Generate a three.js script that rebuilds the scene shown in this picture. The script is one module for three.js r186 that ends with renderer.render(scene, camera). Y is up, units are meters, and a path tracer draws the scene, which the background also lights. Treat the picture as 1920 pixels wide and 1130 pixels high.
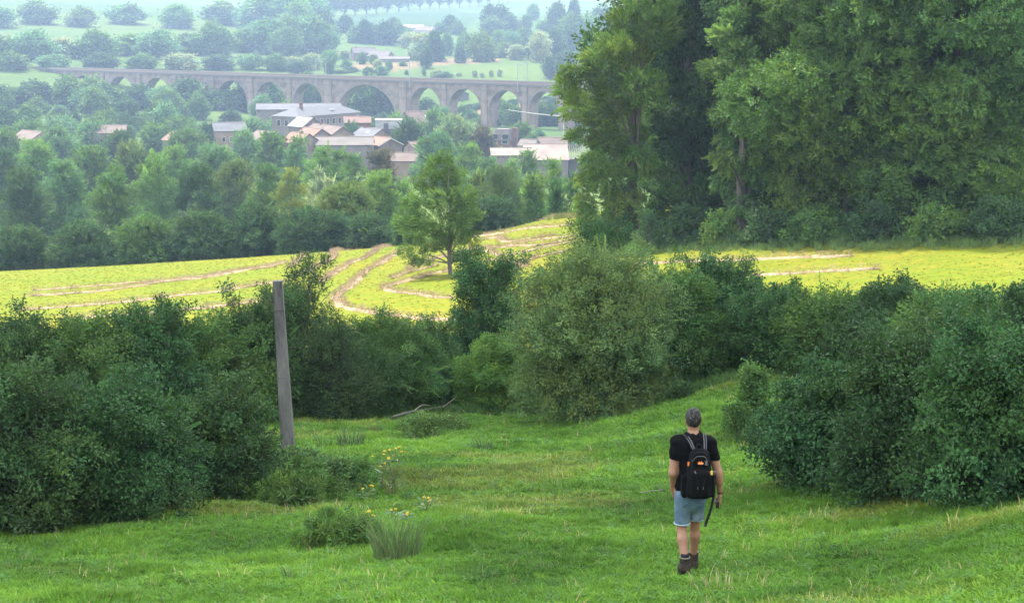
import * as THREE from 'three';
import { mergeGeometries } from 'three/addons/utils/BufferGeometryUtils.js';

// ---------------------------------------------------------------- camera, sky, sun, exposure
const scene = new THREE.Scene();
const EYE = 50, PITCH = 10.2 * Math.PI / 180, F = 2907;            // F: focal length in photo pixels (1920 x 1130)
const camera = new THREE.PerspectiveCamera(22, 1920 / 1130, 0.5, 9000);
camera.position.set(0, EYE, 0);
camera.rotation.x = -PITCH;
scene.add(camera);
const renderer = new THREE.WebGLRenderer({ antialias: true });
renderer.toneMapping = THREE.LinearToneMapping;
renderer.toneMappingExposure = 3.85;
renderer.shadowMap.enabled = true;
const SUN = new THREE.Vector3(-0.5, 0, -0.87).normalize().multiplyScalar(Math.cos(1.04)).setY(Math.sin(1.04));
const sun = new THREE.DirectionalLight(new THREE.Color().setRGB(1, 0.94, 0.84), 4.1);
sun.position.copy(SUN).multiplyScalar(900).add(new THREE.Vector3(0, 20, -200));
sun.target.position.set(0, 20, -200);
sun.castShadow = true; sun.shadow.radius = 2;
sun.shadow.mapSize.set(4096, 4096);
Object.assign(sun.shadow.camera, { left: -500, right: 500, top: 500, bottom: -500, near: 1, far: 2500 });
scene.add(sun, sun.target);

// ---------------------------------------------------------------- random numbers and noise
function rng(seed) { let a = seed >>> 0; return () => { a = (a + 0x6D2B79F5) | 0; let t = Math.imul(a ^ (a >>> 15), 1 | a); t = (t + Math.imul(t ^ (t >>> 7), 61 | t)) ^ t; return ((t ^ (t >>> 14)) >>> 0) / 4294967296; }; }
const hash = (x, y, z) => { let h = Math.imul(x, 374761393) + Math.imul(y, 668265263) + Math.imul(z, 2147483647 ^ 974711); h = Math.imul(h ^ (h >>> 13), 1274126177); return ((h ^ (h >>> 16)) >>> 0) / 4294967296; };
const sm = (t) => t * t * (3 - 2 * t), lerp = (a, b, t) => a + (b - a) * t, clamp = (v, a, b) => Math.min(b, Math.max(a, v));
const sstep = (a, b, v) => sm(clamp((v - a) / (b - a), 0, 1));
function noise(x, y, z = 0) {
  const xi = Math.floor(x), yi = Math.floor(y), zi = Math.floor(z), u = sm(x - xi), v = sm(y - yi), w = sm(z - zi);
  const L = (k) => lerp(lerp(hash(xi, yi, zi + k), hash(xi + 1, yi, zi + k), u), lerp(hash(xi, yi + 1, zi + k), hash(xi + 1, yi + 1, zi + k), u), v);
  return lerp(L(0), w ? L(1) : 0, w) * 2 - 1;
}
const fbm = (x, y, z = 0, o = 4) => { let s = 0, a = 0.5; for (let i = 0; i < o; i++) { s += a * noise(x, y, z); x = x * 2.03 + 17.1; y = y * 2.03 + 5.7; z = z * 2.03; a *= 0.5; } return s; };
const ORD = ['first', 'second', 'third', 'fourth', 'fifth', 'sixth', 'seventh', 'eighth', 'ninth', 'tenth', 'eleventh', 'twelfth', 'thirteenth', 'fourteenth', 'fifteenth', 'sixteenth', 'seventeenth', 'eighteenth', 'nineteenth', 'twentieth', 'twenty-first', 'twenty-second', 'twenty-third'];
const RGB = (r, g, b) => new THREE.Color().setRGB(r, g, b);
const V = (x, y, z) => new THREE.Vector3(x, y, z);

// sky: hazy summer air with broken thin cloud, the same all the way round
{
  const w = 512, h = 256, data = new Float32Array(w * h * 4);
  for (let j = 0; j < h; j++) for (let i = 0; i < w; i++) {
    const el = ((j + 0.5) / h - 0.5) * Math.PI, az = (i + 0.5) / w * 2 * Math.PI, e = Math.max(0, el), t = Math.pow(Math.sin(e), 0.5);
    const dx = Math.cos(el) * Math.cos(az), dz = Math.cos(el) * Math.sin(az), dy = Math.max(0.06, Math.sin(e));
    const c = sstep(-0.08, 0.42, fbm(dx / (dy + 0.25) * 1.7 + 9, dz / (dy + 0.25) * 1.7 + 4, 0, 5)) * 0.75;
    const r = lerp(0.98, 0.69, t), g = lerp(0.97, 0.76, t), b = lerp(0.95, 0.83, t), k = (j * w + i) * 4;
    data[k] = lerp(r, 1.28, c); data[k + 1] = lerp(g, 1.27, c); data[k + 2] = lerp(b, 1.22, c); data[k + 3] = 1;
  }
  const tex = new THREE.DataTexture(data, w, h, THREE.RGBAFormat, THREE.FloatType);
  tex.mapping = THREE.EquirectangularReflectionMapping; tex.magFilter = THREE.LinearFilter; tex.needsUpdate = true;
  scene.background = tex; scene.environment = tex;
  scene.backgroundIntensity = 1; scene.environmentIntensity = 1;
}
scene.fog = new THREE.FogExp2(RGB(0.5, 0.69, 1.0).getHex(), 0.000235);

// ---------------------------------------------------------------- terrain heights: drop below the eye along the view, per column
const ROWS = [-80, -20, 0, 6, 12, 16.6, 25, 34, 42, 55, 80, 110, 150, 165, 190, 220, 300, 400, 500, 600, 720, 790, 860, 930, 1010, 1200, 1500, 1900, 2400, 3500, 6000];
const BASE = [-9, -1.5, 1.65, 3.0, 4.9, 6.09, 7.8, 9.4, 10.8, 12.6, 15.4, 17.8, 20.9, 23.5, 30, 36, 40.5, 42.6, 43.8, 45, 45.8, 46, 38.6, 30.5, 25.8, 19, 1.6, -15.6, -42, -110, -190];
const COLS = [-0.6, -0.33, -0.147, -0.038, 0.038, 0.147, 0.33, 0.6];
const OFF = {
  12: [0.2, 0.2, 0.1, 0, 0, 0, -0.5, -2], 16.6: [0.2, 0.2, 0.1, 0, 0, 0, -0.6, -2], 25: [0.2, 0.2, 0.05, 0, -0.05, -0.35, -1.2, -3], 34: [0, 0, 0, 0, -0.1, -0.8, -1.9, -3.6], 42: [-0.3, -0.1, 0, 0, -0.1, -1.4, -2.6, -4.2],
  55: [0, 0, 0, 0, -0.3, -1.2, -2.6, -4.2], 80: [0.4, 0.4, 0.2, 0, -0.3, -0.9, -2.6, -5], 110: [2, 1.6, 0.8, 0, -0.8, -2.4, -5, -8], 150: [4.6, 3.2, 1.5, 0, -2.4, -3.6, -6.5, -10], 165: [4, 3, 1.5, 0, -2.6, -4.5, -8, -12],
  190: [2, 2, 1, 0, -2.5, -7, -12, -16], 220: [0, 0, 0, 0, -2, -8, -16, -22], 300: [0, 0, 0, 0, 0, -8, -18, -26], 400: [0, 0, 0, 0, 0, -4, -14, -26], 600: [-1, -1, 0, 0, 0, 0, -10, -25], 790: [-10, -5, 0, 0, 0, 0, -8, -25],
  1010: [-20, -9, -1, 0, 0, 0, -8, -22], 1500: [-30, -16, -4, 0, 0, 0, 0, 0], 2400: [-20, -10, -3, 0, 0, 0, 0, 0],
};
function pchip(xs, ys) {
  const n = xs.length, h = [], dl = [], m = new Array(n).fill(0);
  for (let i = 0; i < n - 1; i++) { h[i] = xs[i + 1] - xs[i]; dl[i] = (ys[i + 1] - ys[i]) / h[i]; }
  m[0] = dl[0]; m[n - 1] = dl[n - 2];
  for (let i = 1; i < n - 1; i++) if (dl[i - 1] * dl[i] > 0) { const a = 2 * h[i] + h[i - 1], b = h[i] + 2 * h[i - 1]; m[i] = (a + b) / (a / dl[i - 1] + b / dl[i]); }
  return (x) => {
    if (x <= xs[0]) return ys[0]; if (x >= xs[n - 1]) return ys[n - 1];
    let i = 0; while (x > xs[i + 1]) i++;
    const t = (x - xs[i]) / h[i], t2 = t * t, t3 = t2 * t;
    return ys[i] * (2 * t3 - 3 * t2 + 1) + m[i] * h[i] * (t3 - 2 * t2 + t) + ys[i + 1] * (3 * t2 - 2 * t3) + m[i + 1] * h[i] * (t3 - t2);
  };
}
const baseAt = pchip(ROWS, BASE);
const offKeys = Object.keys(OFF).map(Number).sort((a, b) => a - b);
const offAt = COLS.map((_, c) => pchip(offKeys, offKeys.map((k) => OFF[k][c])));
// tufty mounds in the pasture: x, d, radius, height
const MOUNDS = [];
function heightSmooth(x, z) {
  const d = -z, u = clamp(x / Math.max(d, 14), -0.6, 0.6), ys = offAt.map((f) => f(d));
  let i = 0; while (i < COLS.length - 2 && u > COLS[i + 1]) i++;
  const P = (k) => ys[clamp(k, 0, COLS.length - 1)], t = (u - COLS[i]) / (COLS[i + 1] - COLS[i]);
  const m0 = (P(i + 1) - P(i - 1)) / (COLS[Math.min(i + 1, 7)] - COLS[Math.max(i - 1, 0)]) * (COLS[i + 1] - COLS[i]), m1 = (P(i + 2) - P(i)) / (COLS[Math.min(i + 2, 7)] - COLS[i]) * (COLS[i + 1] - COLS[i]);
  const t2 = t * t, t3 = t2 * t;
  return EYE - (baseAt(d) + P(i) * (2 * t3 - 3 * t2 + 1) + m0 * (t3 - 2 * t2 + t) + P(i + 1) * (3 * t2 - 2 * t3) + m1 * (t3 - t2));
}
function height(x, z) {
  let y = heightSmooth(x, z); const d = -z;
  if (d < 64) {
    y += 0.13 * fbm(x * 0.42, z * 0.42, 0, 4) + 0.05 * noise(x * 1.7, z * 1.7) * sstep(-0.3, 0.4, noise(x * 0.3, z * 0.3, 7));
    for (const [mx, md, r, h] of MOUNDS) { const q = ((x - mx) ** 2 + ((d - md) * 0.8) ** 2) / (r * r); if (q < 4) y += h * Math.exp(-q * 1.6); }
  } else if (d < 170) y += 0.10 * fbm(x * 0.12, z * 0.12, 3, 3);
  else if (d > 850) y += clamp((d - 850) / 400, 0, 1) * 5 * fbm(x * 0.004, z * 0.004, 1, 3);
  return y;
}
// where the photograph's pixel (px, py) lies at distance d ahead of the camera, and where its ray meets the ground
const SP = Math.sin(PITCH), CP = Math.cos(PITCH);
function ray(px, py) { const cx = (px - 960) / F, cy = (565 - py) / F, k = 1 / (CP + cy * SP); return [cx * k, (cy * CP - SP) * k]; }
function at(px, py, d) { const [a, b] = ray(px, py); return V(a * d, EYE + b * d, -d); }
function ground(px, py, from = 8, to = 5000) {
  const [a, b] = ray(px, py); let last = from;
  for (let d = from; d < to; d += Math.max(0.1, d * 0.004)) {
    if (EYE + b * d < height(a * d, -d)) { let lo = last, hi = d; for (let k = 0; k < 24; k++) { const m = (lo + hi) / 2; if (EYE + b * m < height(a * m, -m)) hi = m; else lo = m; } return V(a * hi, height(a * hi, -hi), -hi); }
    last = d;
  }
  return V(a * to, height(a * to, -to), -to);
}
const stand = (x, d) => V(x, height(x, -d), -d);
const standPx = (px, d, py = 565) => { const x = ray(px, py)[0] * d; return stand(x, d); };
[[890, 990, 0.75, 0.14], [850, 1015, 0.6, 0.12], [640, 1000, 0.8, 0.16], [1040, 1075, 0.3, 0.07], [850, 1100, 0.5, 0.08], [740, 930, 0.6, 0.1], [1060, 965, 0.9, 0.05]].forEach(([px, py, r, h]) => { const g = ground(px, py); MOUNDS.push([g.x, -g.z, r, h]); });

// ---------------------------------------------------------------- helpers for objects
const taken = {};
function numbered(n) { const k = taken[n] = (taken[n] ?? -1) + 1; return k ? `${n}_${String(k).padStart(3, '0')}` : n; }
function shadows(o) { o.traverse((c) => { if (c.isMesh) { c.castShadow = true; c.receiveShadow = true; } }); return o; }
function thing(name, label, category, pos = V(0, 0, 0), turn = 0, group) {
  const o = new THREE.Group(); o.name = numbered(name); o.position.copy(pos); o.rotation.y = turn;
  o.userData = { label, category }; if (group) o.userData.group = group; scene.add(o); return o;
}
function part(name, geo, mat, parent, label, kind) {
  const m = new THREE.Mesh(geo, mat); m.name = name; m.castShadow = m.receiveShadow = true;
  if (label) m.userData.label = label; if (kind) m.userData.kind = kind; parent.add(m); return m;
}
function solo(name, geo, mat, label, category, group, kind) {
  const m = part(numbered(name), geo, mat, scene); m.userData = { label }; if (category) m.userData.category = category; if (group) m.userData.group = group; if (kind) m.userData.kind = kind; return m;
}
const std = (color, roughness = 0.9, extra = {}) => new THREE.MeshStandardMaterial({ color, roughness, ...extra });
function box(w, h, d, x = 0, y = 0, z = 0) { return new THREE.BoxGeometry(w, h, d).translate(x, y, z); }
function tube(points, r0, r1, sides = 6, segs) {               // tapered tube through points
  const c = new THREE.CatmullRomCurve3(points), n = segs ?? Math.max(2, points.length * 2), fr = c.computeFrenetFrames(n), pos = [], idx = [], uv = [], nor = [];
  for (let i = 0; i <= n; i++) {
    const p = c.getPointAt(i / n), r = lerp(r0, r1, i / n);
    for (let k = 0; k <= sides; k++) {
      const a = k / sides * 2 * Math.PI, N = fr.normals[i].clone().multiplyScalar(Math.cos(a)).addScaledVector(fr.binormals[i], Math.sin(a));
      pos.push(p.x + N.x * r, p.y + N.y * r, p.z + N.z * r); nor.push(N.x, N.y, N.z); uv.push(k / sides, i / n);
      if (i < n && k < sides) { const q = i * (sides + 1) + k; idx.push(q, q + 1, q + sides + 1, q + 1, q + sides + 2, q + sides + 1); }
    }
  }
  const g = new THREE.BufferGeometry();
  g.setAttribute('position', new THREE.Float32BufferAttribute(pos, 3)); g.setAttribute('normal', new THREE.Float32BufferAttribute(nor, 3)); g.setAttribute('uv', new THREE.Float32BufferAttribute(uv, 2)); g.setIndex(idx); return g;
}
function noiseTexture(size, fn, srgb = true) {                 // fn(u, v) -> [r, g, b] in 0..1 (linear for srgb = false, else linear converted)
  const d = new Uint8Array(size * size * 4), enc = (c) => Math.round(255 * clamp(srgb ? (c <= 0.0031308 ? 12.92 * c : 1.055 * c ** (1 / 2.4) - 0.055) : c, 0, 1));
  for (let j = 0; j < size; j++) for (let i = 0; i < size; i++) { const c = fn(i / size, j / size), k = (j * size + i) * 4; d[k] = enc(c[0]); d[k + 1] = enc(c[1]); d[k + 2] = enc(c[2]); d[k + 3] = 255; }
  const t = new THREE.DataTexture(d, size, size); t.wrapS = t.wrapT = THREE.RepeatWrapping; t.magFilter = THREE.LinearFilter; t.minFilter = THREE.LinearMipmapLinearFilter; t.generateMipmaps = true;
  if (srgb) t.colorSpace = THREE.SRGBColorSpace; t.needsUpdate = true; return t;
}
const wrapNoise = (u, v, f, o = 4, z = 0) => { const k = (a, b) => fbm(a * f, b * f, z, o); return lerp(lerp(k(u, v), k(u - 1, v), sm(u)), lerp(k(u, v - 1), k(u - 1, v - 1), sm(u)), sm(v)); };

const MARKS = [[683, 100, 'the dark-roofed hillside farm'], [738, 108, 'the long pale hill barn'], [770, 50, 'the pinkish roof on the hill'], [861, 178, 'the barn in the arch'], [603, 122, 'the left gantry'], [778, 128, 'the middle gantry'], [980, 130, 'the right gantry'], [690, 185, 'the widest arch'], [576, 180, 'the arch left of the widest'], [797, 190, 'the arch right of the widest'], [947, 185, 'the fifth arch'], [1020, 185, 'the sixth arch'], [640, 45, 'the hill flank wood'], [1000, 25, 'the solitary hilltop tree'], [870, 115, 'the tan stubble field'], [948, 258, 'the mansard house'], [1055, 225, 'the white post'], [300, 110, 'the left stretch of the viaduct'], [100, 110, 'the far left end of the viaduct'], [480, 110, 'the hidden arches left of the factory']], usedLabels = {};
function placeLabel(px, py, wPx, hPx, colour, noun) {
  const m = MARKS.map(([x, y, n]) => [Math.hypot((x - px) / 1.4, y - py), x, y, n]).sort((a, b) => a[0] - b[0])[0], dx = px - m[1], dy = py - m[2];
  const dir = Math.abs(dx) > Math.abs(dy) * 1.2 ? `${Math.abs(dx) < 22 ? 'just' : 'well'} ${dx < 0 ? 'left' : 'right'} of` : dy < 0 ? (Math.abs(dy) > 22 ? 'high above' : 'just above') : 'just below', size = wPx < 14 ? 'tiny' : hPx > wPx * 1.35 ? 'tall' : wPx > 40 ? 'broad' : wPx > 25 ? 'rounded' : 'small';
  const base = `${size} ${colour} ${noun} ${dir} ${m[3]}`, k = usedLabels[base] = (usedLabels[base] ?? 0) + 1; return k === 1 ? base : `${ORD[k - 1]} ${base}`;
}
// ---------------------------------------------------------------- ground sheets: pasture, hay meadow, valley
const NC = 260, Wd = (d) => Math.max(45, 0.75 * d);
function sheet(name, ds, material, colorAt) {
  const pos = [], uv = [], col = [], idx = [];
  ds.forEach((d, j) => { for (let i = 0; i <= NC; i++) { const s = i / NC * 2 - 1, x = (0.55 * s + 0.45 * s ** 3) * Wd(d), z = -d; pos.push(x, height(x, z), z); uv.push(x, d); const c = colorAt(x, d); col.push(...c); if (j && i) { const a = (j - 1) * (NC + 1) + i - 1, b = a + NC + 1; idx.push(a, a + 1, b, a + 1, b + 1, b); } } });
  const g = new THREE.BufferGeometry(); g.setAttribute('position', new THREE.Float32BufferAttribute(pos, 3)); g.setAttribute('uv', new THREE.Float32BufferAttribute(uv, 2)); g.setAttribute('color', new THREE.Float32BufferAttribute(col, 3)); g.setIndex(idx); g.computeVertexNormals();
  const m = part(name, g, material, scene); m.userData.kind = 'structure'; return m;
}
function span(a, b, n, p = 1) { return Array.from({ length: n + 1 }, (_, i) => a + (b - a) * Math.pow(i / n, p)); }
const turfTex = noiseTexture(512, (u, v) => { const n = wrapNoise(u, v, 40, 4), m = wrapNoise(u, v, 7, 3, 9), k = 0.8 + 0.55 * n + 0.3 * m; return [0.8 * k + 0.12 * m, 0.82 * k, 0.72 * k]; });
turfTex.repeat.set(0.4, 0.4);
const hayTex = noiseTexture(512, (u, v) => { const n = wrapNoise(u, v, 34, 4), m = wrapNoise(u, v, 6, 3, 9), k = 0.94 + 0.16 * n + 0.1 * m, y = sstep(-0.1, 0.4, n + 0.6 * m); return [lerp(0.7, 0.98, y) * k, lerp(0.84, 0.86, y) * k, lerp(0.7, 0.85, y) * k]; });
hayTex.repeat.set(0.16, 0.16);
const fieldTex = noiseTexture(256, (u, v) => { const k = 0.85 + 0.4 * wrapNoise(u, v, 20, 4); return [k, k, k]; }); fieldTex.repeat.set(0.02, 0.02);
const matte = (color, roughness, extra) => new THREE.MeshPhysicalMaterial({ color, roughness, specularIntensity: 0.12, ...extra });
const turf = matte('#ffffff', 1, { vertexColors: true, map: turfTex, bumpMap: turfTex, bumpScale: 0.03 });
const hay = matte('#ffffff', 1, { vertexColors: true, map: hayTex, bumpMap: hayTex, bumpScale: 0.06 });
const fieldM = matte('#ffffff', 1, { vertexColors: true, map: fieldTex });
const inside = (poly, x, d) => { let c = false; for (let i = 0, j = poly.length - 1; i < poly.length; j = i++) { const [xi, yi] = poly[i], [xj, yj] = poly[j]; if ((yi > d) !== (yj > d) && x < (xj - xi) * (d - yi) / (yj - yi) + xi) c = !c; } return c; };
const plan = (pts, from) => pts.map(([px, py]) => { const g = ground(px, py, from); return [g.x, -g.z]; });
function pastureColor(x, d) {
  const n = fbm(x * 0.25, d * 0.25, 2, 4), dry = sstep(0.12, 0.45, fbm(x * 0.35 + 7, d * 0.6, 5, 3) + (d > 22 && d < 29 ? 0.18 : 0));
  return [lerp(0.085 + 0.02 * n, 0.14, dry), lerp(0.185 + 0.03 * n, 0.17, dry), lerp(0.016, 0.035, dry)];
}
function meadowColor(x, d) {
  const n = fbm(x * 0.05, d * 0.05, 2, 4), m = fbm(x * 0.35, d * 0.12, 7, 3), y = clamp(0.5 + n * 1.2 + m * 0.7, 0, 1), w = 0.3 * sstep(-2, 16, x) * clamp(0.5 + m, 0, 1);
  return [lerp(lerp(0.125, 0.165, y), 0.18, w), lerp(lerp(0.148, 0.156, y), 0.15, w), lerp(lerp(0.012, 0.015, y), 0.03, w)];
}
const FIELDS = [
  [plan([[560, 40], [620, 36], [700, 27], [850, 18], [905, 29], [870, 52], [760, 56], [560, 60]], 1000), [0.032, 0.07, 0.026]],
  [plan([[660, 118], [735, 119], [800, 112], [870, 107], [940, 108], [932, 117], [860, 120], [800, 125], [740, 132], [660, 130]], 800), [0.16, 0.115, 0.06]],
  [plan([[845, 208], [905, 201], [960, 192], [1080, 184], [1080, 199], [965, 201], [905, 214], [845, 219]], 735), [0.17, 0.115, 0.065]],
];
function valleyColor(x, d) {
  const n = fbm(x * 0.02, d * 0.02, 4, 4);
  for (const [p, c] of FIELDS) if (inside(p, x, d)) return c.map((v) => v * (1 + 0.25 * n));
  const m = fbm(x * 0.006 + 3, d * 0.006, 9, 3); return [0.058 + 0.02 * n + 0.03 * m, 0.098 + 0.02 * n + 0.025 * m, 0.023];
}
sheet('pasture', [...span(-80, 8, 22), ...span(8, 62, 230).slice(1)], turf, pastureColor);
sheet('hay_meadow', span(62, 168, 120), hay, meadowColor);
sheet('valley_ground', [...span(168, 900, 190), ...span(900, 2600, 130).slice(1), ...span(2600, 6000, 24).slice(1)], fieldM, valleyColor);

// ---------------------------------------------------------------- foliage
const R0 = rng(7);
function sprig(n, leafLen, leafWid, spread, seed, twig = 0) {        // a unit twig along +y with n leaves
  const r = rng(seed), pos = [], idx = [];
  for (let i = 0; i < n; i++) {
    const t = 0.1 + 0.9 * (i + r()) / n, a = i * 2.4 + r() * 1.2, up = 0.25 + 0.7 * r() * t;
    const dir = V(Math.cos(a), up, Math.sin(a)).normalize(), root = V((r() - 0.5) * spread, t, (r() - 0.5) * spread).addScaledVector(dir, spread * r() * 0.6);
    const side = V(r() - 0.5, r() - 0.5, r() - 0.5).cross(dir).normalize(), nrm = side.clone().cross(dir), L = leafLen * (0.7 + 0.6 * r()), w = leafWid * (0.7 + 0.6 * r());
    const mid = root.clone().addScaledVector(dir, L * 0.45), tip = root.clone().addScaledVector(dir, L).addScaledVector(nrm, -L * 0.2), b = pos.length / 3;
    for (const p of [root, mid.clone().addScaledVector(side, w).addScaledVector(nrm, w * 0.4), tip, mid.clone().addScaledVector(side, -w).addScaledVector(nrm, w * 0.4)]) pos.push(p.x, p.y, p.z);
    idx.push(b, b + 1, b + 2, b, b + 2, b + 3);
  }
  if (twig) { const b = pos.length / 3; pos.push(-twig, -0.2, 0, twig, -0.2, 0, 0, 1, 0, 0, -0.2, twig, 0, -0.2, -twig); idx.push(b, b + 1, b + 2, b + 3, b + 4, b + 2); }
  const g = new THREE.BufferGeometry(); g.setAttribute('position', new THREE.Float32BufferAttribute(pos, 3)); g.setIndex(idx); g.computeVertexNormals(); return g;
}
const leafMat = new THREE.MeshPhysicalMaterial({ color: '#ffffff', roughness: 0.95, transmission: 0.38, thickness: 0, side: THREE.DoubleSide, specularIntensity: 0.35 });
const glossLeaf = new THREE.MeshPhysicalMaterial({ color: '#ffffff', roughness: 0.9, transmission: 0.28, thickness: 0, side: THREE.DoubleSide, specularIntensity: 0.45 });
const bark = std('#ffffff', 0.95, { map: noiseTexture(128, (u, v) => { const k = 0.09 + 0.05 * wrapNoise(u, v, 12, 4); return [k * 1.1, k, k * 0.82]; }) });
const paleBark = std(RGB(0.2, 0.17, 0.14), 0.95);
const SPRIGS = {
  hedge: [sprig(40, 0.19, 0.065, 0.6, 13, 0.006), sprig(40, 0.19, 0.065, 0.6, 14, 0.006)],
  fern: [sprig(44, 0.3, 0.028, 0.12, 15), sprig(44, 0.3, 0.028, 0.12, 16)],
  fine: [sprig(26, 0.2, 0.055, 0.5, 1, 0.006), sprig(26, 0.2, 0.055, 0.5, 2, 0.006)],        // hawthorn-like small leaves
  broad: [sprig(16, 0.34, 0.12, 0.45, 3, 0.006), sprig(16, 0.34, 0.12, 0.45, 4, 0.006)],     // bramble, sycamore, beech
  drape: [sprig(24, 0.3, 0.07, 0.3, 5, 0.006), sprig(24, 0.3, 0.07, 0.3, 6, 0.006)],         // long sprays
  mass: [sprig(20, 0.42, 0.17, 0.9, 8), sprig(20, 0.42, 0.17, 0.9, 9)],                        // far trees
};
const UP = V(0, 1, 0);
function scatterCrown(name, clumps, o, parent, centre) {
  const r = rng(o.seed ?? 1), M = [], C = [], q = new THREE.Quaternion(), q2 = new THREE.Quaternion(), col = new THREE.Color();
  for (const c of clumps) {
    const area = 4 * Math.PI * Math.pow((Math.pow(c.r.x * c.r.y, 1.6) + Math.pow(c.r.x * c.r.z, 1.6) + Math.pow(c.r.y * c.r.z, 1.6)) / 3, 1 / 1.6), n = Math.max(4, Math.round(area * o.density / (o.size * o.size)));
    const tint = 1 + (r() - 0.5) * (o.clumpVar ?? 0.45), yel = (r() - 0.5) * (o.hueVar ?? 0.7), bare = r() * 6;
    for (let i = 0; i < n; i++) {
      let d = V(r() * 2 - 1, r() * 2 - 1, r() * 2 - 1); if (d.lengthSq() > 1 || d.lengthSq() < 0.02) { i--; continue; } d.normalize();
      if (noise(d.x * 1.7 + bare, d.y * 1.7, d.z * 1.7 + bare) < (o.gap ?? -0.45)) continue;
      const rad = Math.pow(r(), o.hollow ?? 0.33) * (0.9 + 0.25 * r()), p = V(c.c.x + d.x * c.r.x * rad, c.c.y + d.y * c.r.y * rad, c.c.z + d.z * c.r.z * rad);
      if (o.floor !== undefined && p.y < o.floor) continue;
      const out = p.clone().sub(centre).normalize().multiplyScalar(o.outward ?? 0.5).add(d.multiplyScalar(0.7)).add(V((r() - 0.5) * 0.9, (r() - 0.5) * 0.9 + (o.lift ?? 0.15), (r() - 0.5) * 0.9)).normalize();
      q.setFromUnitVectors(UP, out); q2.setFromAxisAngle(UP, r() * 6.28); q.multiply(q2);
      const s = o.size * (0.65 + 0.7 * r()); M.push(new THREE.Matrix4().compose(p.addScaledVector(out, -s * 0.4), q, V(s, s, s)));
      const k = tint * (0.72 + 0.56 * r()), h = yel + (r() - 0.5) * 0.5; C.push(col.clone().setRGB(o.color[0] * 1.6 * k * (1 + 0.5 * h), o.color[1] * 1.6 * k * (1 + 0.12 * h), o.color[2] * 1.05 * k * (1 - 0.4 * h)));
    }
  }
  const geos = SPRIGS[o.leaf ?? 'broad'], im = new THREE.InstancedMesh(geos[(o.seed ?? 0) % geos.length], o.mat ?? leafMat, M.length);
  M.forEach((m, k) => { im.setMatrixAt(k, m); im.setColorAt(k, C[k]); });
  im.name = name; im.castShadow = im.receiveShadow = true; im.userData.kind = 'stuff'; parent.add(im); sprigCount += M.length; return im;
}
function spray(n, L, w, seed) {                                  // an arching leafy shoot of unit length
  const r = rng(seed), pos = [], idx = [], at_ = (t) => V(0.22 * t * t, t, 0.05 * Math.sin(t * 4));
  for (let i = 0; i < n; i++) {
    const t = 0.08 + 0.92 * (i + 0.5 * r()) / n, sgn = i % 2 ? 1 : -1, dir = V((r() - 0.5) * 0.8 + 0.2, 0.55, sgn * (0.6 + 0.4 * r())).normalize(), nrm = V(1, 0.2 * (r() - 0.5), (r() - 0.5) * 0.9).normalize(), side = dir.clone().cross(nrm).normalize(), l = L * (0.65 + 0.6 * r()) * (1.15 - 0.5 * t), root = at_(t), mid = root.clone().addScaledVector(dir, l * 0.5), tip = root.clone().addScaledVector(dir, l), b = pos.length / 3;
    for (const p of [root, mid.clone().addScaledVector(side, w), tip, mid.clone().addScaledVector(side, -w)]) pos.push(p.x, p.y, p.z); idx.push(b, b + 1, b + 2, b, b + 2, b + 3);
  }
  const b = pos.length / 3; pos.push(0, -0.1, -0.006, 0, -0.1, 0.006, 0.22, 1, 0.05 * Math.sin(4)); idx.push(b, b + 1, b + 2);
  const g = new THREE.BufferGeometry(); g.setAttribute('position', new THREE.Float32BufferAttribute(pos, 3)); g.setIndex(idx); g.computeVertexNormals(); return g;
}
const SPRAYS = { fine: spray(56, 0.07, 0.018, 21), hedge: spray(40, 0.11, 0.032, 22), broad: spray(30, 0.14, 0.045, 23), drape: spray(40, 0.14, 0.035, 24), fern: spray(40, 0.12, 0.016, 25), mass: spray(20, 0.26, 0.09, 26) };
function scatterShoots(clumps, o, parent, centre) {
  const r = rng((o.seed ?? 1) + 4000), M = [], C = [], q = new THREE.Quaternion(), q2 = new THREE.Quaternion(), { count, len, droop = 0 } = o.shootSpec, tot = clumps.reduce((a, c) => a + c.r.x * c.r.y, 0);
  for (const c of clumps) {
    const n = Math.round(count * c.r.x * c.r.y / tot), tint = 0.85 + 0.5 * r(), yel = r() - 0.35;
    for (let i = 0; i < n; i++) {
      const d = V(r() * 2 - 1, r() * 1.6 - 0.6, r() * 2 - 1).normalize(), p = V(c.c.x + d.x * c.r.x * 0.8, c.c.y + d.y * c.r.y * 0.8, c.c.z + d.z * c.r.z * 0.8), out = p.clone().sub(centre).setY((p.y - centre.y) * 0.6).normalize();
      if (d.dot(out) < 0.1 || (o.floor !== undefined && p.y < 0.25)) continue;
      const dir = d.multiplyScalar(0.6).add(out).add(V((r() - 0.5) * 0.9, 0.45 * r() - droop, (r() - 0.5) * 0.9)).normalize(), s = len * (0.5 + 0.9 * r() * r() + 0.2);
      q.setFromUnitVectors(UP, dir); q2.setFromAxisAngle(UP, r() * 6.28); q.multiply(q2); M.push(new THREE.Matrix4().compose(p.addScaledVector(dir, -s * 0.15), q, V(s, s, s)));
      const k = tint * (0.8 + 0.5 * r()); C.push(RGB(o.color[0] * 1.75 * k * (1 + 0.35 * yel), o.color[1] * 1.75 * k * (1 + 0.05 * yel), o.color[2] * 1.05 * k));
    }
  }
  const im = new THREE.InstancedMesh(SPRAYS[o.leaf ?? 'broad'], o.mat ?? leafMat, M.length); M.forEach((m, k) => { im.setMatrixAt(k, m); im.setColorAt(k, C[k]); });
  im.name = 'shoots'; im.castShadow = im.receiveShadow = true; im.userData.kind = 'stuff'; parent.add(im); sprigCount += M.length;
}
let sprigCount = 0;
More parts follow.
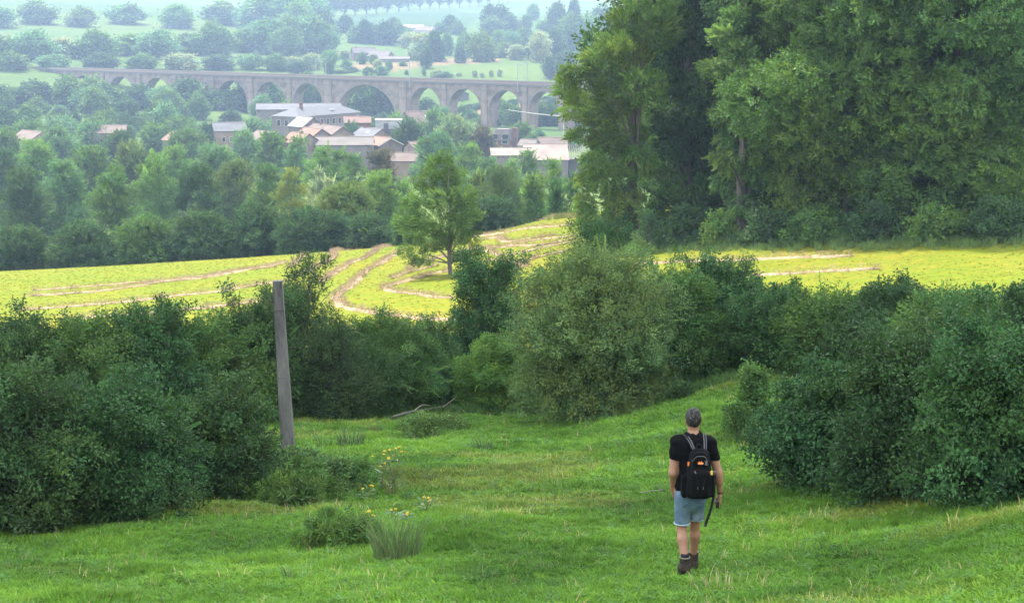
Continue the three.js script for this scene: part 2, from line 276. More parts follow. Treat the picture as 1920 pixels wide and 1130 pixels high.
function crownClumps(seed, shape, n, jitter = 0.25) {            // shape: {w, h, y0, lean, flat}: crown width, height, clear stem
  const r = rng(seed), out = [], { w, h, y0 } = shape;
  for (let i = 0; i < n; i++) {
    const t = (i + 0.5) / n, a = i * 2.4 + r() * 0.9, prof = shape.profile ? shape.profile(t) : Math.pow(Math.sin(Math.PI * clamp(t * 0.86 + 0.1, 0, 1)), 0.7);
    const rr = w / 2 * prof * (0.35 + 0.65 * Math.sqrt(r())) * 0.78, s = w * (0.15 + 0.1 * r()) * (0.65 + 0.5 * prof);
    out.push({ c: V(Math.cos(a) * rr + (shape.lean ?? 0) * t * w, y0 + h * (0.06 + 0.86 * t) + (r() - 0.5) * h * jitter * 0.3, Math.sin(a) * rr), r: V(s * (0.9 + 0.5 * r()), s * (0.6 + 0.35 * r()) * (shape.flat ?? 1), s * (0.9 + 0.5 * r())) });
  }
  return out;
}
function woodFor(clumps, top, r0, seed, stems = 1) {             // trunk and limbs reaching into the clumps
  const r = rng(seed), limbs = [], trunks = [];
  for (let s = 0; s < stems; s++) {
    const a = s * 2.1 + r(), b = stems > 1 ? top * 0.18 : 0, lean = V(Math.cos(a) * b, 0, Math.sin(a) * b), pts = [V(lean.x * 0.15, -0.25, lean.z * 0.15)];
    for (let i = 1; i <= 5; i++) { const t = i / 5; pts.push(V(lean.x * t + (r() - 0.5) * top * 0.03, top * t, lean.z * t + (r() - 0.5) * top * 0.03)); }
    trunks.push(tube(pts, r0 / Math.sqrt(stems), r0 * 0.16, 7, 12));
  }
  for (const c of clumps) {
    const t = clamp((c.c.y - c.r.y) / top * (0.34 + 0.3 * r()), 0.1, 0.8), s = V((r() - 0.5) * 0.1, top * t, (r() - 0.5) * 0.1), m = V(lerp(s.x, c.c.x, 0.36), lerp(s.y, c.c.y, 0.55), lerp(s.z, c.c.z, 0.36));
    limbs.push(tube([s, m, c.c.clone()], r0 * (0.4 - 0.25 * t), r0 * 0.04, 5, 5));
  }
  return [mergeGeometries(trunks), mergeGeometries(limbs)];
}
function tree(name, label, pos, shape, o, group, category = 'tree') {
  const t = name ? thing(name, label, category, pos, o.turn ?? 0, group) : new THREE.Group();
  const clumps = o.clumps ?? crownClumps(o.seed, shape, o.n ?? 24, o.jitter), top = shape.y0 + shape.h * 0.85;
  const [tr, li] = woodFor(clumps, top, o.stem ?? shape.w * 0.03, o.seed + 5, o.stems ?? 1);
  const trunk = part('trunk', tr, o.bark ?? bark, t); part('limbs', li, o.bark ?? bark, trunk);
  scatterCrown('crown', clumps, o, t, V(0, shape.y0 + shape.h * 0.45, 0));
  if (o.shootSpec) scatterShoots(clumps, o, t, V(0, shape.y0 + shape.h * 0.4, 0));
  return t;
}
// ---------------------------------------------------------------- colours of foliage (leaf albedo)
const LEAF = { dark: [0.026, 0.058, 0.023], mid: [0.047, 0.096, 0.026], light: [0.076, 0.14, 0.038], fresh: [0.064, 0.13, 0.031], olive: [0.06, 0.095, 0.026], silver: [0.15, 0.185, 0.12], purple: [0.055, 0.052, 0.038], yellow: [0.085, 0.115, 0.024], hedge: [0.044, 0.092, 0.029], ivy: [0.024, 0.064, 0.026], teal: [0.056, 0.115, 0.054], beech: [0.05, 0.095, 0.02] };
const bushProfile = (t) => Math.pow(1 - Math.pow(t, 4.2), 0.6) * (0.84 + 0.16 * Math.sin(t * 5));
// hedge shrub: centre column, foot and top in the photograph, width in its pixels; kept as a shrub of real size at that spot
function shrub(name, label, px, footY, topY, wPx, o, group) {
  const g = ground(px, footY, 8, 63), d = -g.z + (o.back ?? 0), p = o.back ? standPx(px, d, footY) : g, h = (at(px, topY, d).y - p.y), w = wPx * d / F * 1.22;
  const seed = o.seed, n = o.n ?? 34, pr0 = o.profile ?? bushProfile, prof = (t) => (pr0(t) || 0.1) * (0.9 + 0.35 * noise(t * 3.1, o.seed * 1.7)), cl = crownClumps(seed, { w: w * 1.0, h: h * 0.97, y0: 0, profile: prof, flat: o.flat ?? 0.9 }, n), rs = rng(seed + 900);
  for (let i = 0; i < (o.boughs ?? 8); i++) { const t = 0.55 + 0.35 * rs(), a = rs() * 6.28, q = w / 2 * prof(t) * 0.75, b = V(Math.cos(a) * q, h * t, Math.sin(a) * q), up = V(Math.cos(a) * (0.3 + 0.7 * rs()), 0.5 + 0.9 * rs(), Math.sin(a) * (0.3 + 0.7 * rs())).normalize(), L = h * (0.14 + 0.16 * rs()); for (const [f, rr] of [[0.45, 0.05], [0.75, 0.04], [1.05, 0.026]]) cl.push({ c: b.clone().addScaledVector(up, L * f), r: V(h * rr, h * rr * 0.8, h * rr) }); }
  for (let i = 0; i < (o.shoots ?? 18); i++) { const t = 0.35 + 0.62 * rs(), a = rs() * 6.28, q = w / 2 * prof(t) * (0.7 + 0.35 * rs()), l = h * (0.05 + 0.07 * rs()); cl.push({ c: V(Math.cos(a) * q, h * t + l * 0.8, Math.sin(a) * q), r: V(l * 0.3 + 0.05, l, l * 0.3 + 0.05) }); }
  return tree(name, label, p, { w: w * 1.05, h: h * 1.02, y0: 0, profile: o.profile ?? bushProfile, flat: o.flat ?? 0.9 }, { density: 1.2, size: 0.3, leaf: 'hedge', color: LEAF.hedge, stems: 4, stem: 0.1, floor: 0.03, gap: -0.34, outward: 0.6, lift: 0.3, hollow: 0.3, mat: glossLeaf, shootSpec: { count: 420, len: clamp(w * 0.14, 0.22, 0.5), droop: 0.05 }, clumps: cl, ...o }, group, 'shrub');
}
const HG = 'shrubs of the hedge between pasture and meadow';
shrub('shrub', 'dark ivy-clad shrub with bare grey twigs at the foot of the concrete post', 556, 770, 505, 100, { seed: 11, color: LEAF.dark, n: 26, gap: -0.2 }, HG);
shrub('shrub', 'very dark fine-leaved blackthorn shrub low in the hedge near the post', 632, 786, 603, 140, { seed: 12, color: [0.028, 0.056, 0.027], leaf: 'fine', size: 0.26, density: 1.3 }, HG);
shrub('shrub', 'broad mid-green tangle of hedge left of the fallen branch', 725, 768, 598, 180, { seed: 13, color: LEAF.hedge, size: 0.27 }, HG);
shrub('shrub', 'low dark hedge shrub behind the fallen branch', 806, 752, 612, 130, { seed: 14, color: [0.034, 0.072, 0.026], size: 0.27 }, HG);
shrub('tall_shrub', 'tall dark glossy shrub below the lone tree', 912, 742, 474, 108, { seed: 15, color: LEAF.ivy, size: 0.36, n: 40, profile: (t) => 0.75 + 0.3 * Math.sin(t * 3) - 0.55 * t * t * t, back: 2 }, HG);
shrub('shrub', 'bright green hazel shrub at the left foot of the big round bush', 930, 766, 636, 120, { seed: 16, color: [0.07, 0.14, 0.034], size: 0.26, flat: 0.6, gap: -0.3 }, HG);
shrub('hawthorn_bush', 'big round fine-leaved hawthorn bush in the middle of the hedge', 1112, 781, 474, 285, { seed: 17, color: [0.07, 0.112, 0.047], leaf: 'fine', size: 0.31, n: 60, density: 1.1, gap: -0.36, boughs: 16, lift: 0.35, profile: (t) => Math.pow(1 - Math.pow(Math.abs(t - 0.36) / 0.66, 2.6), 0.5) || 0.1 }, HG);
shrub('ivy_shrub', 'dark ivy cone rising behind the hawthorn bush', 1117, 720, 412, 100, { seed: 18, color: LEAF.ivy, size: 0.36, back: 9, profile: (t) => 1 - 0.75 * t }, HG);
shrub('shrub', 'leafy elder shrub right of the hawthorn bush', 1268, 722, 505, 165, { seed: 19, color: [0.04, 0.09, 0.028], size: 0.31, n: 40 }, HG);
shrub('ivy_shrub', 'dark ivy-covered arch of hedge above the hiker', 1352, 702, 492, 140, { seed: 20, color: LEAF.ivy, size: 0.31, back: 2, profile: (t) => 0.65 + 0.5 * t - 0.7 * t * t * t }, HG);
shrub('shrub', 'low light-green shrub under the ivy arch', 1345, 700, 600, 110, { seed: 21, color: [0.065, 0.13, 0.037], size: 0.27, n: 22 }, HG);
shrub('shrub', 'small sparse shrub on the slope at the edge beside the hiker', 1408, 820, 700, 30, { seed: 22, color: LEAF.hedge, size: 0.24, n: 14, gap: -0.1 }, HG);
[[492, 785, 560, 150, 'dark'], [392, 792, 600, 180, 'hedge'], [285, 800, 585, 190, 'ivy'], [165, 806, 610, 190, 'hedge'], [40, 812, 590, 200, 'dark'], [-90, 815, 600, 200, 'hedge']].forEach(([px, b, t, w, c], i) =>
  shrub('shrub', ['dark hedge shrub just left of the concrete post', 'mid-green hedge shrub, second to the left of the post', 'dark ivy hedge shrub, third to the left of the post', 'mid-green hedge shrub, fourth to the left of the post', 'dark hedge shrub at the far left of the hedge', 'last hedge shrub cut off by the picture edge on the left'][i], px, b, t, w, { seed: 30 + i, color: LEAF[c], size: 0.31, n: 30 }, HG));
[[1455, 690, 545, 150, 'ivy'], [1560, 685, 560, 180, 'hedge'], [1685, 684, 550, 190, 'dark'], [1810, 680, 565, 200, 'hedge'], [1945, 680, 545, 200, 'dark']].forEach(([px, b, t, w, c], i) =>
  shrub('shrub', ['dark ivy hedge shrub next right of the ivy arch', 'mid-green hedge shrub, second right of the ivy arch', 'dark hedge shrub, third right of the ivy arch', 'mid-green hedge shrub, fourth right of the ivy arch', 'last hedge shrub cut off by the picture edge on the right'][i], px, b, t, w, { seed: 40 + i, color: LEAF[c], size: 0.31, n: 30 }, HG));
// thickets on both sides of the pasture, nearer than the hedge
const TG = 'thicket at the sides of the pasture';
[[415, 930, 730, 160, 'dark'], [255, 965, 720, 210, 'ivy'], [55, 985, 690, 230, 'dark'], [-120, 990, 720, 200, 'ivy']].forEach(([px, b, t, w, c], i) => shrub('thicket_shrub', ['dark thicket shrub beside the bramble mound', 'dark ivy thicket left of the post', 'dark thicket shrub at the left edge of the picture', 'thicket shrub half outside the left edge of the picture'][i], px, b, t, w, { seed: 50 + i, color: LEAF[c], size: 0.26, n: 34 }, TG));
[[1545, 905, 690, 180, 'ivy'], [1690, 925, 640, 230, 'dark'], [1865, 940, 610, 260, 'ivy']].forEach(([px, b, t, w, c], i) => shrub('thicket_shrub', ['dark ivy thicket to the right of the hiker', 'tall dark thicket shrub, second right of the hiker', 'tallest dark thicket shrub at the right edge of the picture'][i], px, b, t, w, { seed: 56 + i, color: LEAF[c], size: 0.27, n: 36 }, TG));

// ---------------------------------------------------------------- lone ash in the hay meadow
{
  const p = ground(845, 515, 60), d = -p.z, h = at(845, 285, d).y - p.y, k = d / F;
  const spec = [[822, 318, 28, 24], [848, 340, 30, 22], [800, 345, 28, 22], [780, 378, 26, 18], [868, 372, 28, 20], [835, 375, 34, 24], [765, 412, 22, 16], [800, 408, 30, 18], [855, 410, 34, 20], [885, 398, 18, 14], [775, 442, 26, 14], [762, 468, 18, 12], [800, 462, 30, 14], [840, 448, 32, 18], [878, 440, 22, 14], [892, 465, 16, 9], [862, 482, 18, 10], [790, 485, 24, 9], [832, 300, 16, 14], [815, 430, 24, 14]];
  const r = rng(60), clumps = spec.map(([x, y, rx, ry]) => ({ c: at(x, y, d).sub(p).add(V(0, 0, (r() - 0.5) * 3.6)), r: V(rx * k * 1.02, ry * k * 1.0, rx * k * 1.02) }));
  tree('ash_tree', 'lone young ash tree standing in the mown hay meadow', p, { w: 5.6, h: h - 1.6, y0: 1.6 }, { seed: 61, clumps, density: 1.5, size: 0.42, leaf: 'drape', color: [0.05, 0.096, 0.024], gap: -0.4, hueVar: 0.3, clumpVar: 0.25, stem: 0.17, hollow: 0.4, lift: 0.0, outward: 0.8, shootSpec: { count: 600, len: 0.6, droop: 0.1 } });
}
// ---------------------------------------------------------------- tall wood on the right
const WG = 'tall trees of the wood beside the meadow';
function woodTree(name, label, px, d, spec, o) {
  const p = standPx(px, d, 440), k = d / F, r = rng(o.seed + 1), clumps = spec.map(([x, y, rx, ry, dz = 0]) => ({ c: at(x, y, d + dz).sub(p).add(V(0, 0, (r() - 0.35) * 5)), r: V(rx * k * 0.88, ry * k * 0.72, Math.max(rx, ry) * k * 0.95) }));
  return tree(name, label, p, { w: 10, h: 26, y0: 0 }, { clumps, density: 2.1, size: 0.62, leaf: 'drape', color: LEAF.beech, gap: -0.36, stem: 0.45, hollow: 0.2, lift: -0.1, outward: 0.7, floor: 0.1, shootSpec: { count: 3200, len: 0.85, droop: 0.3 }, ...o }, WG);
}
woodTree('beech_tree', 'big beech at the wood edge whose yellow-green boughs reach out towards the viaduct', 1190, 118, [
  [1215, 0, 55, 42], [1180, 40, 40, 34], [1150, 85, 34, 28], [1118, 110, 30, 20], [1082, 140, 32, 24], [1062, 165, 24, 30], [1092, 185, 30, 26], [1130, 140, 40, 34], [1180, 105, 46, 40], [1230, 60, 50, 44], [1068, 205, 20, 18], [1120, 215, 36, 26], [1090, 250, 30, 18], [1150, 190, 42, 36], [1200, 160, 46, 40],
  [1140, 262, 40, 28], [1115, 295, 32, 26], [1105, 330, 26, 28], [1100, 372, 24, 30], [1104, 412, 24, 32], [1135, 330, 34, 34], [1180, 240, 46, 40], [1190, 300, 46, 40], [1165, 380, 40, 44], [1225, -60, 60, 50], [1180, -40, 40, 40], [1205, 360, 44, 44, 4], [1200, 430, 40, 36, 4], [1150, 430, 34, 34]], { seed: 70, hueVar: 1.2, clumpVar: 0.8, color: [0.052, 0.092, 0.018] });
woodTree('oak_tree', 'dark oak in the middle of the wood front', 1285, 123, [
  [1270, -40, 60, 50], [1320, 0, 50, 44], [1265, 40, 50, 40], [1300, 90, 52, 44], [1245, 110, 44, 40], [1265, 160, 50, 42], [1320, 160, 44, 40], [1240, 210, 44, 38], [1290, 215, 50, 42], [1330, 240, 46, 44], [1255, 270, 48, 40], [1305, 290, 50, 42], [1240, 330, 44, 44], [1290, 350, 52, 44], [1330, 330, 44, 48], [1250, 400, 50, 44], [1310, 410, 50, 40, 3], [1350, 380, 40, 50, 4], [1350, 60, 40, 44], [1270, 445, 60, 26, 5]], { seed: 71, clumpVar: 0.7, color: [0.03, 0.066, 0.022], leaf: 'broad' });
woodTree('maple_tree', 'lighter green field maple at the right of the wood', 1395, 113, [
  [1375, 40, 30, 30], [1350, 70, 28, 22], [1380, 100, 30, 26], [1345, 130, 30, 20], [1375, 160, 30, 28], [1390, 210, 34, 30], [1362, 215, 24, 22], [1375, 265, 30, 28], [1350, 290, 26, 20], [1385, 310, 30, 26], [1365, 345, 24, 22], [1390, 380, 30, 24], [1420, 60, 40, 40], [1430, 140, 44, 40], [1425, 230, 44, 40], [1430, 320, 44, 40], [1430, 400, 40, 36], [1400, -20, 50, 40], [1450, -40, 50, 40]], { seed: 72, color: [0.06, 0.11, 0.038], leaf: 'broad', gap: -0.45 });
[[1500, 118, 'dark', 'tall dark tree of the wood, next right of the field maple'], [1590, 108, 'beech', 'tall green beech of the wood, second right of the maple'], [1690, 116, 'dark', 'tall dark oak of the wood, third right of the maple'], [1790, 104, 'mid', 'tall green tree of the wood, fourth right of the maple'], [1905, 112, 'dark', 'tall dark tree of the wood at the right picture edge']].forEach(([px, d, c, label], i) => {
  const p = standPx(px, d, 300), spec = crownClumps(80 + i, { w: 13, h: 24, y0: 1.0, profile: (t) => 0.75 + 0.4 * Math.sin(t * 3.0) - 0.5 * t * t * t }, 34);
  tree('wood_tree', label, p, { w: 9.5, h: 25, y0: 0.5 }, { clumps: spec, seed: 80 + i, density: 1.9, size: 0.75, leaf: i % 2 ? 'drape' : 'broad', color: LEAF[c], gap: -0.33, stem: 0.4, hollow: 0.2, lift: -0.05, floor: 0.1, shootSpec: { count: 2400, len: 0.95, droop: 0.25 } }, WG);
});
// second rank of the wood, behind
[[1240, 140], [1340, 143], [1450, 136], [1560, 134], [1680, 132], [1800, 128], [1930, 130]].forEach(([px, d], i) => {
  const p = standPx(px, d, 300);
  tree('wood_tree', `tall dark tree in the second rank of the wood, ${ORD[i]} from the left`, p, { w: 10, h: 27, y0: 0.5 }, { seed: 95 + i, clumps: crownClumps(95 + i, { w: 14, h: 26, y0: 1, profile: (t) => 0.85 + 0.25 * Math.sin(t * 3.0) - 0.5 * t * t * t }, 30), density: 1.0, size: 1.2, leaf: 'broad', color: LEAF.dark, stem: 0.4, hollow: 0.5 }, WG);
});
// bushes along the foot of the wood
function footShrub(name, label, px, py, topY, wPx, o, group) {
  const p = ground(px, py, 60), d = -p.z, h = at(px, topY, d).y - p.y, w = wPx * d / F;
  return tree(name, label, p, { w, h, y0: 0 }, { clumps: crownClumps(o.seed, { w, h, y0: 0, profile: bushProfile }, o.n ?? 16), density: 0.8, size: 0.6, color: LEAF.dark, stems: 3, stem: 0.08, floor: 0.03, hollow: 0.45, ...o }, group, 'shrub');
}
const FG = 'bushes along the foot of the wood';
footShrub('shrub', 'pale green shrub at the right foot of the wood', 1352, 460, 400, 70, { seed: 110, color: LEAF.light, gap: -0.2 }, FG);
footShrub('shrub', 'dark ivy column at the left foot of the wood', 1160, 466, 330, 60, { seed: 111, color: LEAF.ivy, profile: (t) => 0.8 }, FG);
footShrub('shrub', 'drooping grey-green shrub at the middle foot of the wood', 1215, 468, 395, 60, { seed: 112, color: LEAF.teal }, FG);
footShrub('shrub', 'dark shrub in the shade under the oak', 1285, 462, 390, 90, { seed: 113 }, FG);
footShrub('shrub', 'low bright shrub on the verge below the wood', 1195, 478, 456, 50, { seed: 114, color: LEAF.light, size: 0.4 }, FG);
[[1440, 458, 395, 90], [1530, 455, 400, 110], [1640, 452, 385, 120], [1760, 450, 390, 120], [1880, 448, 380, 130]].forEach(([px, b, t, w], i) => footShrub('shrub', ['shrub at the wood foot, first right of the maple', 'shrub at the wood foot, second right of the maple', 'shrub at the wood foot, third right of the maple', 'shrub at the wood foot, fourth right of the maple', 'shrub at the wood foot at the right picture edge'][i], px, b, t, w, { seed: 116 + i, color: i % 2 ? LEAF.mid : LEAF.dark }, FG));

// ---------------------------------------------------------------- trees below the brow and in the village
const BG = 'trees below the brow of the meadow', VG = 'trees among the village houses';
function midTree(label, px, topY, wPx, d, c, o = {}, group = BG) {
  const p = standPx(px, d, 350), h = at(px, topY, d).y - p.y, w = wPx * d / F, size = clamp(d / 330, 0.6, 1.7) * 0.8;
  return tree(o.name ?? 'leafy_tree', label, p, { w, h: h * 0.97, y0: h * 0.03, profile: o.profile }, { seed: o.seed ?? Math.round(px * 7 + topY), n: 20, density: 1.2, size, leaf: o.leaf ?? 'broad', color: LEAF[c], gap: -0.45, stem: w * 0.025, hollow: 0.45, lift: 0.1, shootSpec: { count: 260, len: size * 2.0, droop: 0.1 }, clumps: crownClumps(o.seed ?? Math.round(px * 7 + topY), { w, h: h * 0.97, y0: h * 0.03, profile: o.profile ?? ((t) => 0.78 + 0.3 * Math.sin(t * 3) - 0.62 * t * t * t) }, o.n ?? 24), ...o }, group);
}
midTree('yellowish round willow at the left edge below the brow', 545, 302, 72, 215, 'yellow', { leaf: 'drape' });
midTree('grey-green poplar behind the yellowish willow', 560, 258, 60, 330, 'teal');
midTree('bright green lime tree in front of the small orange roof', 606, 264, 72, 300, 'fresh');
midTree('silvery willow between the lime and the olive thorn', 598, 303, 52, 250, 'silver', { leaf: 'drape' });
midTree('small silvery willow low beside the olive thorn', 618, 322, 40, 235, 'silver', { leaf: 'drape' });
midTree('slim dark green tree just right of the lime', 636, 270, 44, 290, 'mid');
midTree('fresh green tree left of the purple-leaved tree', 660, 276, 56, 280, 'mid');
midTree('purple-brown leaved tree under the orange-roofed house', 716, 276, 74, 300, 'purple');
midTree('broad olive-green thorn on the brow of the meadow', 645, 342, 120, 182, 'olive', { leaf: 'drape', n: 34 });
midTree('dark low tree at the left end of the brow', 570, 395, 100, 172, 'dark');
midTree('dark bushy tree under the olive thorn', 620, 405, 110, 174, 'dark');
midTree('dark bushy tree left of the lone ash below the brow', 690, 400, 90, 172, 'dark');
midTree('fresh green sycamore left of the lone ash', 712, 305, 78, 195, 'light', { n: 28 });
midTree('second fresh green sycamore partly behind the lone ash', 752, 325, 66, 205, 'fresh');
midTree('low green tree in the gap behind the lone ash', 765, 385, 70, 176, 'mid');
midTree('dark hawthorn tree right of the lone ash', 938, 306, 84, 178, 'dark', { leaf: 'fine', n: 32, color: [0.042, 0.072, 0.027] });
midTree('olive tree between the lone ash and the dark hawthorn', 898, 318, 60, 185, 'olive');
midTree('dark undergrowth tree under the dark hawthorn', 920, 375, 110, 170, 'dark');
midTree('light green tree right of the dark hawthorn', 1000, 318, 62, 185, 'light', { n: 28 });
midTree('tall pale ash at the right end of the brow', 1038, 288, 56, 195, 'light', { leaf: 'drape' });
midTree('slim dark ivy-wrapped tree at the right end of the brow', 1043, 340, 26, 174, 'ivy', { profile: () => 0.8 });
midTree('loose green tree beside the wood at the brow', 1070, 318, 44, 190, 'mid', { gap: -0.2 });
midTree('teal green tree rising behind the lone ash', 822, 246, 86, 370, 'teal', { n: 30 }, VG);
midTree('round grey-green willow in front of the viaduct pier', 850, 214, 66, 470, 'silver', { color: [0.10, 0.145, 0.075] }, VG);
midTree('purple-brown copper tree beside the mansard house', 905, 236, 50, 470, 'purple', {}, VG);
midTree('fresh green tree left of the pale flat roof', 880, 268, 70, 340, 'fresh', {}, VG);
midTree('grey-green tree behind the dark hawthorn', 915, 288, 70, 300, 'teal', {}, VG);
midTree('dark round tree beside the white building', 770, 222, 52, 490, 'dark', { n: 30 }, VG);
midTree('round green tree behind the mansard house', 978, 234, 40, 575, 'mid', {}, VG);
midTree('green tree in front of the beige shed roof', 990, 276, 46, 330, 'mid', {}, VG);
midTree('small pale green tree beneath the beige shed roof', 960, 292, 50, 300, 'light', {}, VG);
midTree('dark shrubby tree between the factory and the white building', 660, 232, 36, 530, 'dark', {}, VG);
midTree('small green tree at the right of the white building', 745, 212, 26, 580, 'fresh', {}, VG);
midTree('green tree beside the brown-roofed house', 812, 206, 34, 560, 'mid', {}, VG);
midTree('small teal tree in front of the first pier', 835, 202, 30, 600, 'teal', {}, VG);
const seen = {}; [[500, 300, 80, 230, 'mid'], [405, 262, 80, 330, 'teal'], [330, 268, 80, 340, 'fresh'], [250, 262, 80, 350, 'olive'], [170, 268, 90, 340, 'mid'], [70, 262, 90, 350, 'fresh'], [0, 270, 80, 330, 'dark'], [510, 240, 60, 400, 'mid'], [295, 235, 60, 520, 'mid'], [400, 232, 56, 540, 'dark'], [180, 232, 66, 530, 'teal'], [60, 230, 66, 540, 'mid'], [475, 225, 50, 600, 'teal'], [340, 222, 60, 620, 'mid'], [230, 220, 60, 640, 'dark'], [120, 222, 60, 620, 'teal'], [20, 220, 60, 640, 'mid'], [440, 285, 90, 260, 'olive'], [370, 300, 90, 230, 'dark'], [290, 290, 90, 260, 'fresh'], [210, 310, 100, 230, 'mid'], [120, 295, 90, 270, 'teal'], [40, 310, 100, 240, 'dark'], [-50, 300, 100, 250, 'mid'], [480, 385, 110, 175, 'dark'], [380, 400, 120, 176, 'dark'], [270, 410, 130, 178, 'mid'], [150, 420, 130, 178, 'dark'], [30, 430, 130, 180, 'dark'], [460, 245, 60, 430, 'teal'], [350, 240, 70, 450, 'mid'], [230, 245, 70, 440, 'dark'], [110, 240, 70, 460, 'teal'], [10, 245, 70, 450, 'mid']].sort((a, b) => b[0] - a[0]).forEach(([px, t, w, d, c]) => { const k = d < 200 ? 'dark bushy tree along the left brow' : d < 300 ? 'leafy tree below the left brow' : 'hazy valley tree beyond the left brow', n = seen[k] = (seen[k] ?? -1) + 1; midTree(`${k}, ${ORD[n]} one left of the post`, px, t, w, d, c, {}, d < 200 ? 'bushy trees along the left brow' : d < 300 ? 'leafy trees below the left brow' : 'valley trees at the far left'); });

// ---------------------------------------------------------------- hazy trees beyond the viaduct: a few kinds, cloned
const KINDS = ['dark', 'mid', 'teal', 'silver', 'fresh', 'olive'].map((c, i) => {
  const shape = { w: 8, h: 9.6, y0: 0.4, profile: (t) => 0.7 + 0.38 * Math.sin(t * 3) - 0.6 * t * t * t };
  return [0, 1].map((v) => tree(null, '', V(0, 0, 0), shape, { seed: 200 + i * 2 + v, clumps: crownClumps(200 + i * 2 + v, shape, 16), density: 0.9, size: 1.7, leaf: 'mass', color: LEAF[c], gap: -0.4, stem: 0.25, hollow: 0.5 }));
});
const TALL = (() => { const shape = { w: 5, h: 7.2, y0: 2.8 }; return tree(null, '', V(0, 0, 0), shape, { seed: 230, clumps: crownClumps(230, shape, 12), density: 0.9, size: 1.3, leaf: 'mass', color: LEAF.dark, stem: 0.3, hollow: 0.5 }); })();
let farN = 0;
function farTree(px, footY, topY, wPx, kind, label, group, name = 'hillside_tree', from = 735) {
  const g = ground(px, footY, from), d = -g.z, h = Math.max(1.5, at(px, topY, d).y - g.y), w = wPx * d / F, src = kind < 0 ? TALL : KINDS[kind][farN % 2];
  const t = src.clone(); t.name = numbered(name); t.position.copy(g); t.rotation.y = farN * 1.7; t.scale.set(w / (kind < 0 ? 5 : 8), h / 10, w / (kind < 0 ? 5 : 8)); farN++;
  t.userData = { label: label.startsWith('hazy ') || label.startsWith('small') || label.startsWith('dark') ? placeLabel(px, (footY + topY) / 2, wPx, footY - topY, ['dark blue-green', 'green', 'blue-green', 'silvery', 'bright green', 'olive'][kind], name === 'valley_bush' ? 'bush' : 'tree') : label, category: 'tree', group }; scene.add(t); return t;
}
// avenue along the upper hillside
[[600, 36], [625, 32], [646, 31], [666, 29], [687, 27], [705, 25], [726, 24], [748, 22], [766, 20], [787, 18], [806, 17], [824, 16], [842, 15], [861, 14], [880, 12], [898, 10.5], [917, 8.5], [935, 6.5], [953, 4.5]].forEach(([x, y], i) => farTree(x, y, y - (i < 9 ? 38 : 30) - (i % 3) * 2, i < 9 ? 24 : 15, -1, `slim avenue tree on the upper hillside, ${['first', 'second', 'third', 'fourth', 'fifth', 'sixth', 'seventh', 'eighth', 'ninth', 'tenth', 'eleventh', 'twelfth', 'thirteenth', 'fourteenth', 'fifteenth', 'sixteenth', 'seventeenth', 'eighteenth', 'nineteenth'][i]} from the left`, 'avenue trees on the upper hillside', 'avenue_tree'));
// wood on the left flank of the hill
[[545, 100, 40, 50, 1], [575, 98, 30, 60, 2], [600, 100, 45, 40, 1], [560, 70, 5, 60, 4], [585, 60, -2, 60, 2], [605, 66, 20, 34, 0], [545, 60, -10, 60, 2], [620, 72, 48, 30, 1], [612, 96, 58, 40, 2], [535, 105, 55, 50, 1], [500, 100, 40, 60, 2], [456, 98, 56, 50, 4], [404, 105, 50, 64, 1], [352, 100, 62, 50, 5], [296, 110, 60, 60, 2], [240, 104, 66, 56, 4], [182, 110, 62, 60, 1], [118, 108, 70, 50, 3], [62, 112, 60, 66, 2], [0, 108, 66, 60, 5], [490, 55, -10, 70, 2], [418, 46, 6, 60, 1], [330, 52, 10, 50, 4], [236, 44, 8, 60, 2], [150, 50, 14, 46, 5], [70, 44, 4, 60, 1], [-10, 52, 12, 60, 2]].forEach(([x, b, t, w, k]) => farTree(x, b, t, w, k, 'hazy blue-green tree of the wood on the hill flank at the left', 'trees of the hill flank wood'));
// hedgerow and orchard trees on the hillside, left to right
[[648, 62, 30, 26, 0], [664, 80, 52, 30, 1], [683, 82, 38, 24, 0], [700, 82, 50, 26, 0], [725, 84, 42, 40, 0], [745, 80, 46, 26, 1], [737, 46, 33, 18, 0], [765, 90, 62, 28, 3], [790, 112, 62, 40, 3], [800, 128, 90, 20, 0], [815, 115, 60, 30, 0], [825, 62, 45, 24, 1], [845, 60, 30, 26, 0], [858, 66, 42, 22, 1], [838, 104, 62, 24, 2], [862, 118, 90, 20, 0], [872, 108, 60, 30, 2], [905, 115, 62, 42, 5], [918, 62, 12, 30, 0], [940, 62, 16, 34, 0], [925, 66, 32, 42, 1], [955, 64, 30, 26, 0], [985, 60, 30, 22, 1], [1000, 38, 9, 20, 2], [935, 92, 58, 30, 4], [960, 98, 60, 28, 2], [980, 92, 55, 34, 1], [968, 112, 85, 28, 3], [1000, 112, 82, 30, 0], [1012, 116, 62, 36, 3], [1040, 112, 60, 36, 0], [1025, 60, 38, 30, 4], [1045, 70, 8, 36, 0], [1075, 60, 3, 22, 0], [1070, 90, 30, 46, 1], [1085, 100, 40, 50, 0], [1030, 146, 108, 26, 0], [1060, 150, 100, 40, 0], [1100, 100, 30, 50, 2], [1130, 90, 20, 50, 0], [1110, 60, 35, 40, 0], [945, 108, 80, 30, 5], [890, 90, 66, 30, 1], [1045, 95, 70, 40, 2], [755, 64, 50, 26, 1], [690, 55, 42, 20, 0], [1150, 110, 60, 50, 0], [1120, 140, 80, 60, 1]].forEach(([x, b, t, w, k]) => farTree(x, b, t, w, k, k === 3 ? 'hazy silvery willow on the opposite hillside' : 'hazy blue-green tree in the hedgerows of the opposite hillside', k === 3 ? 'silvery willows on the opposite hillside' : 'hedgerow trees on the opposite hillside'));
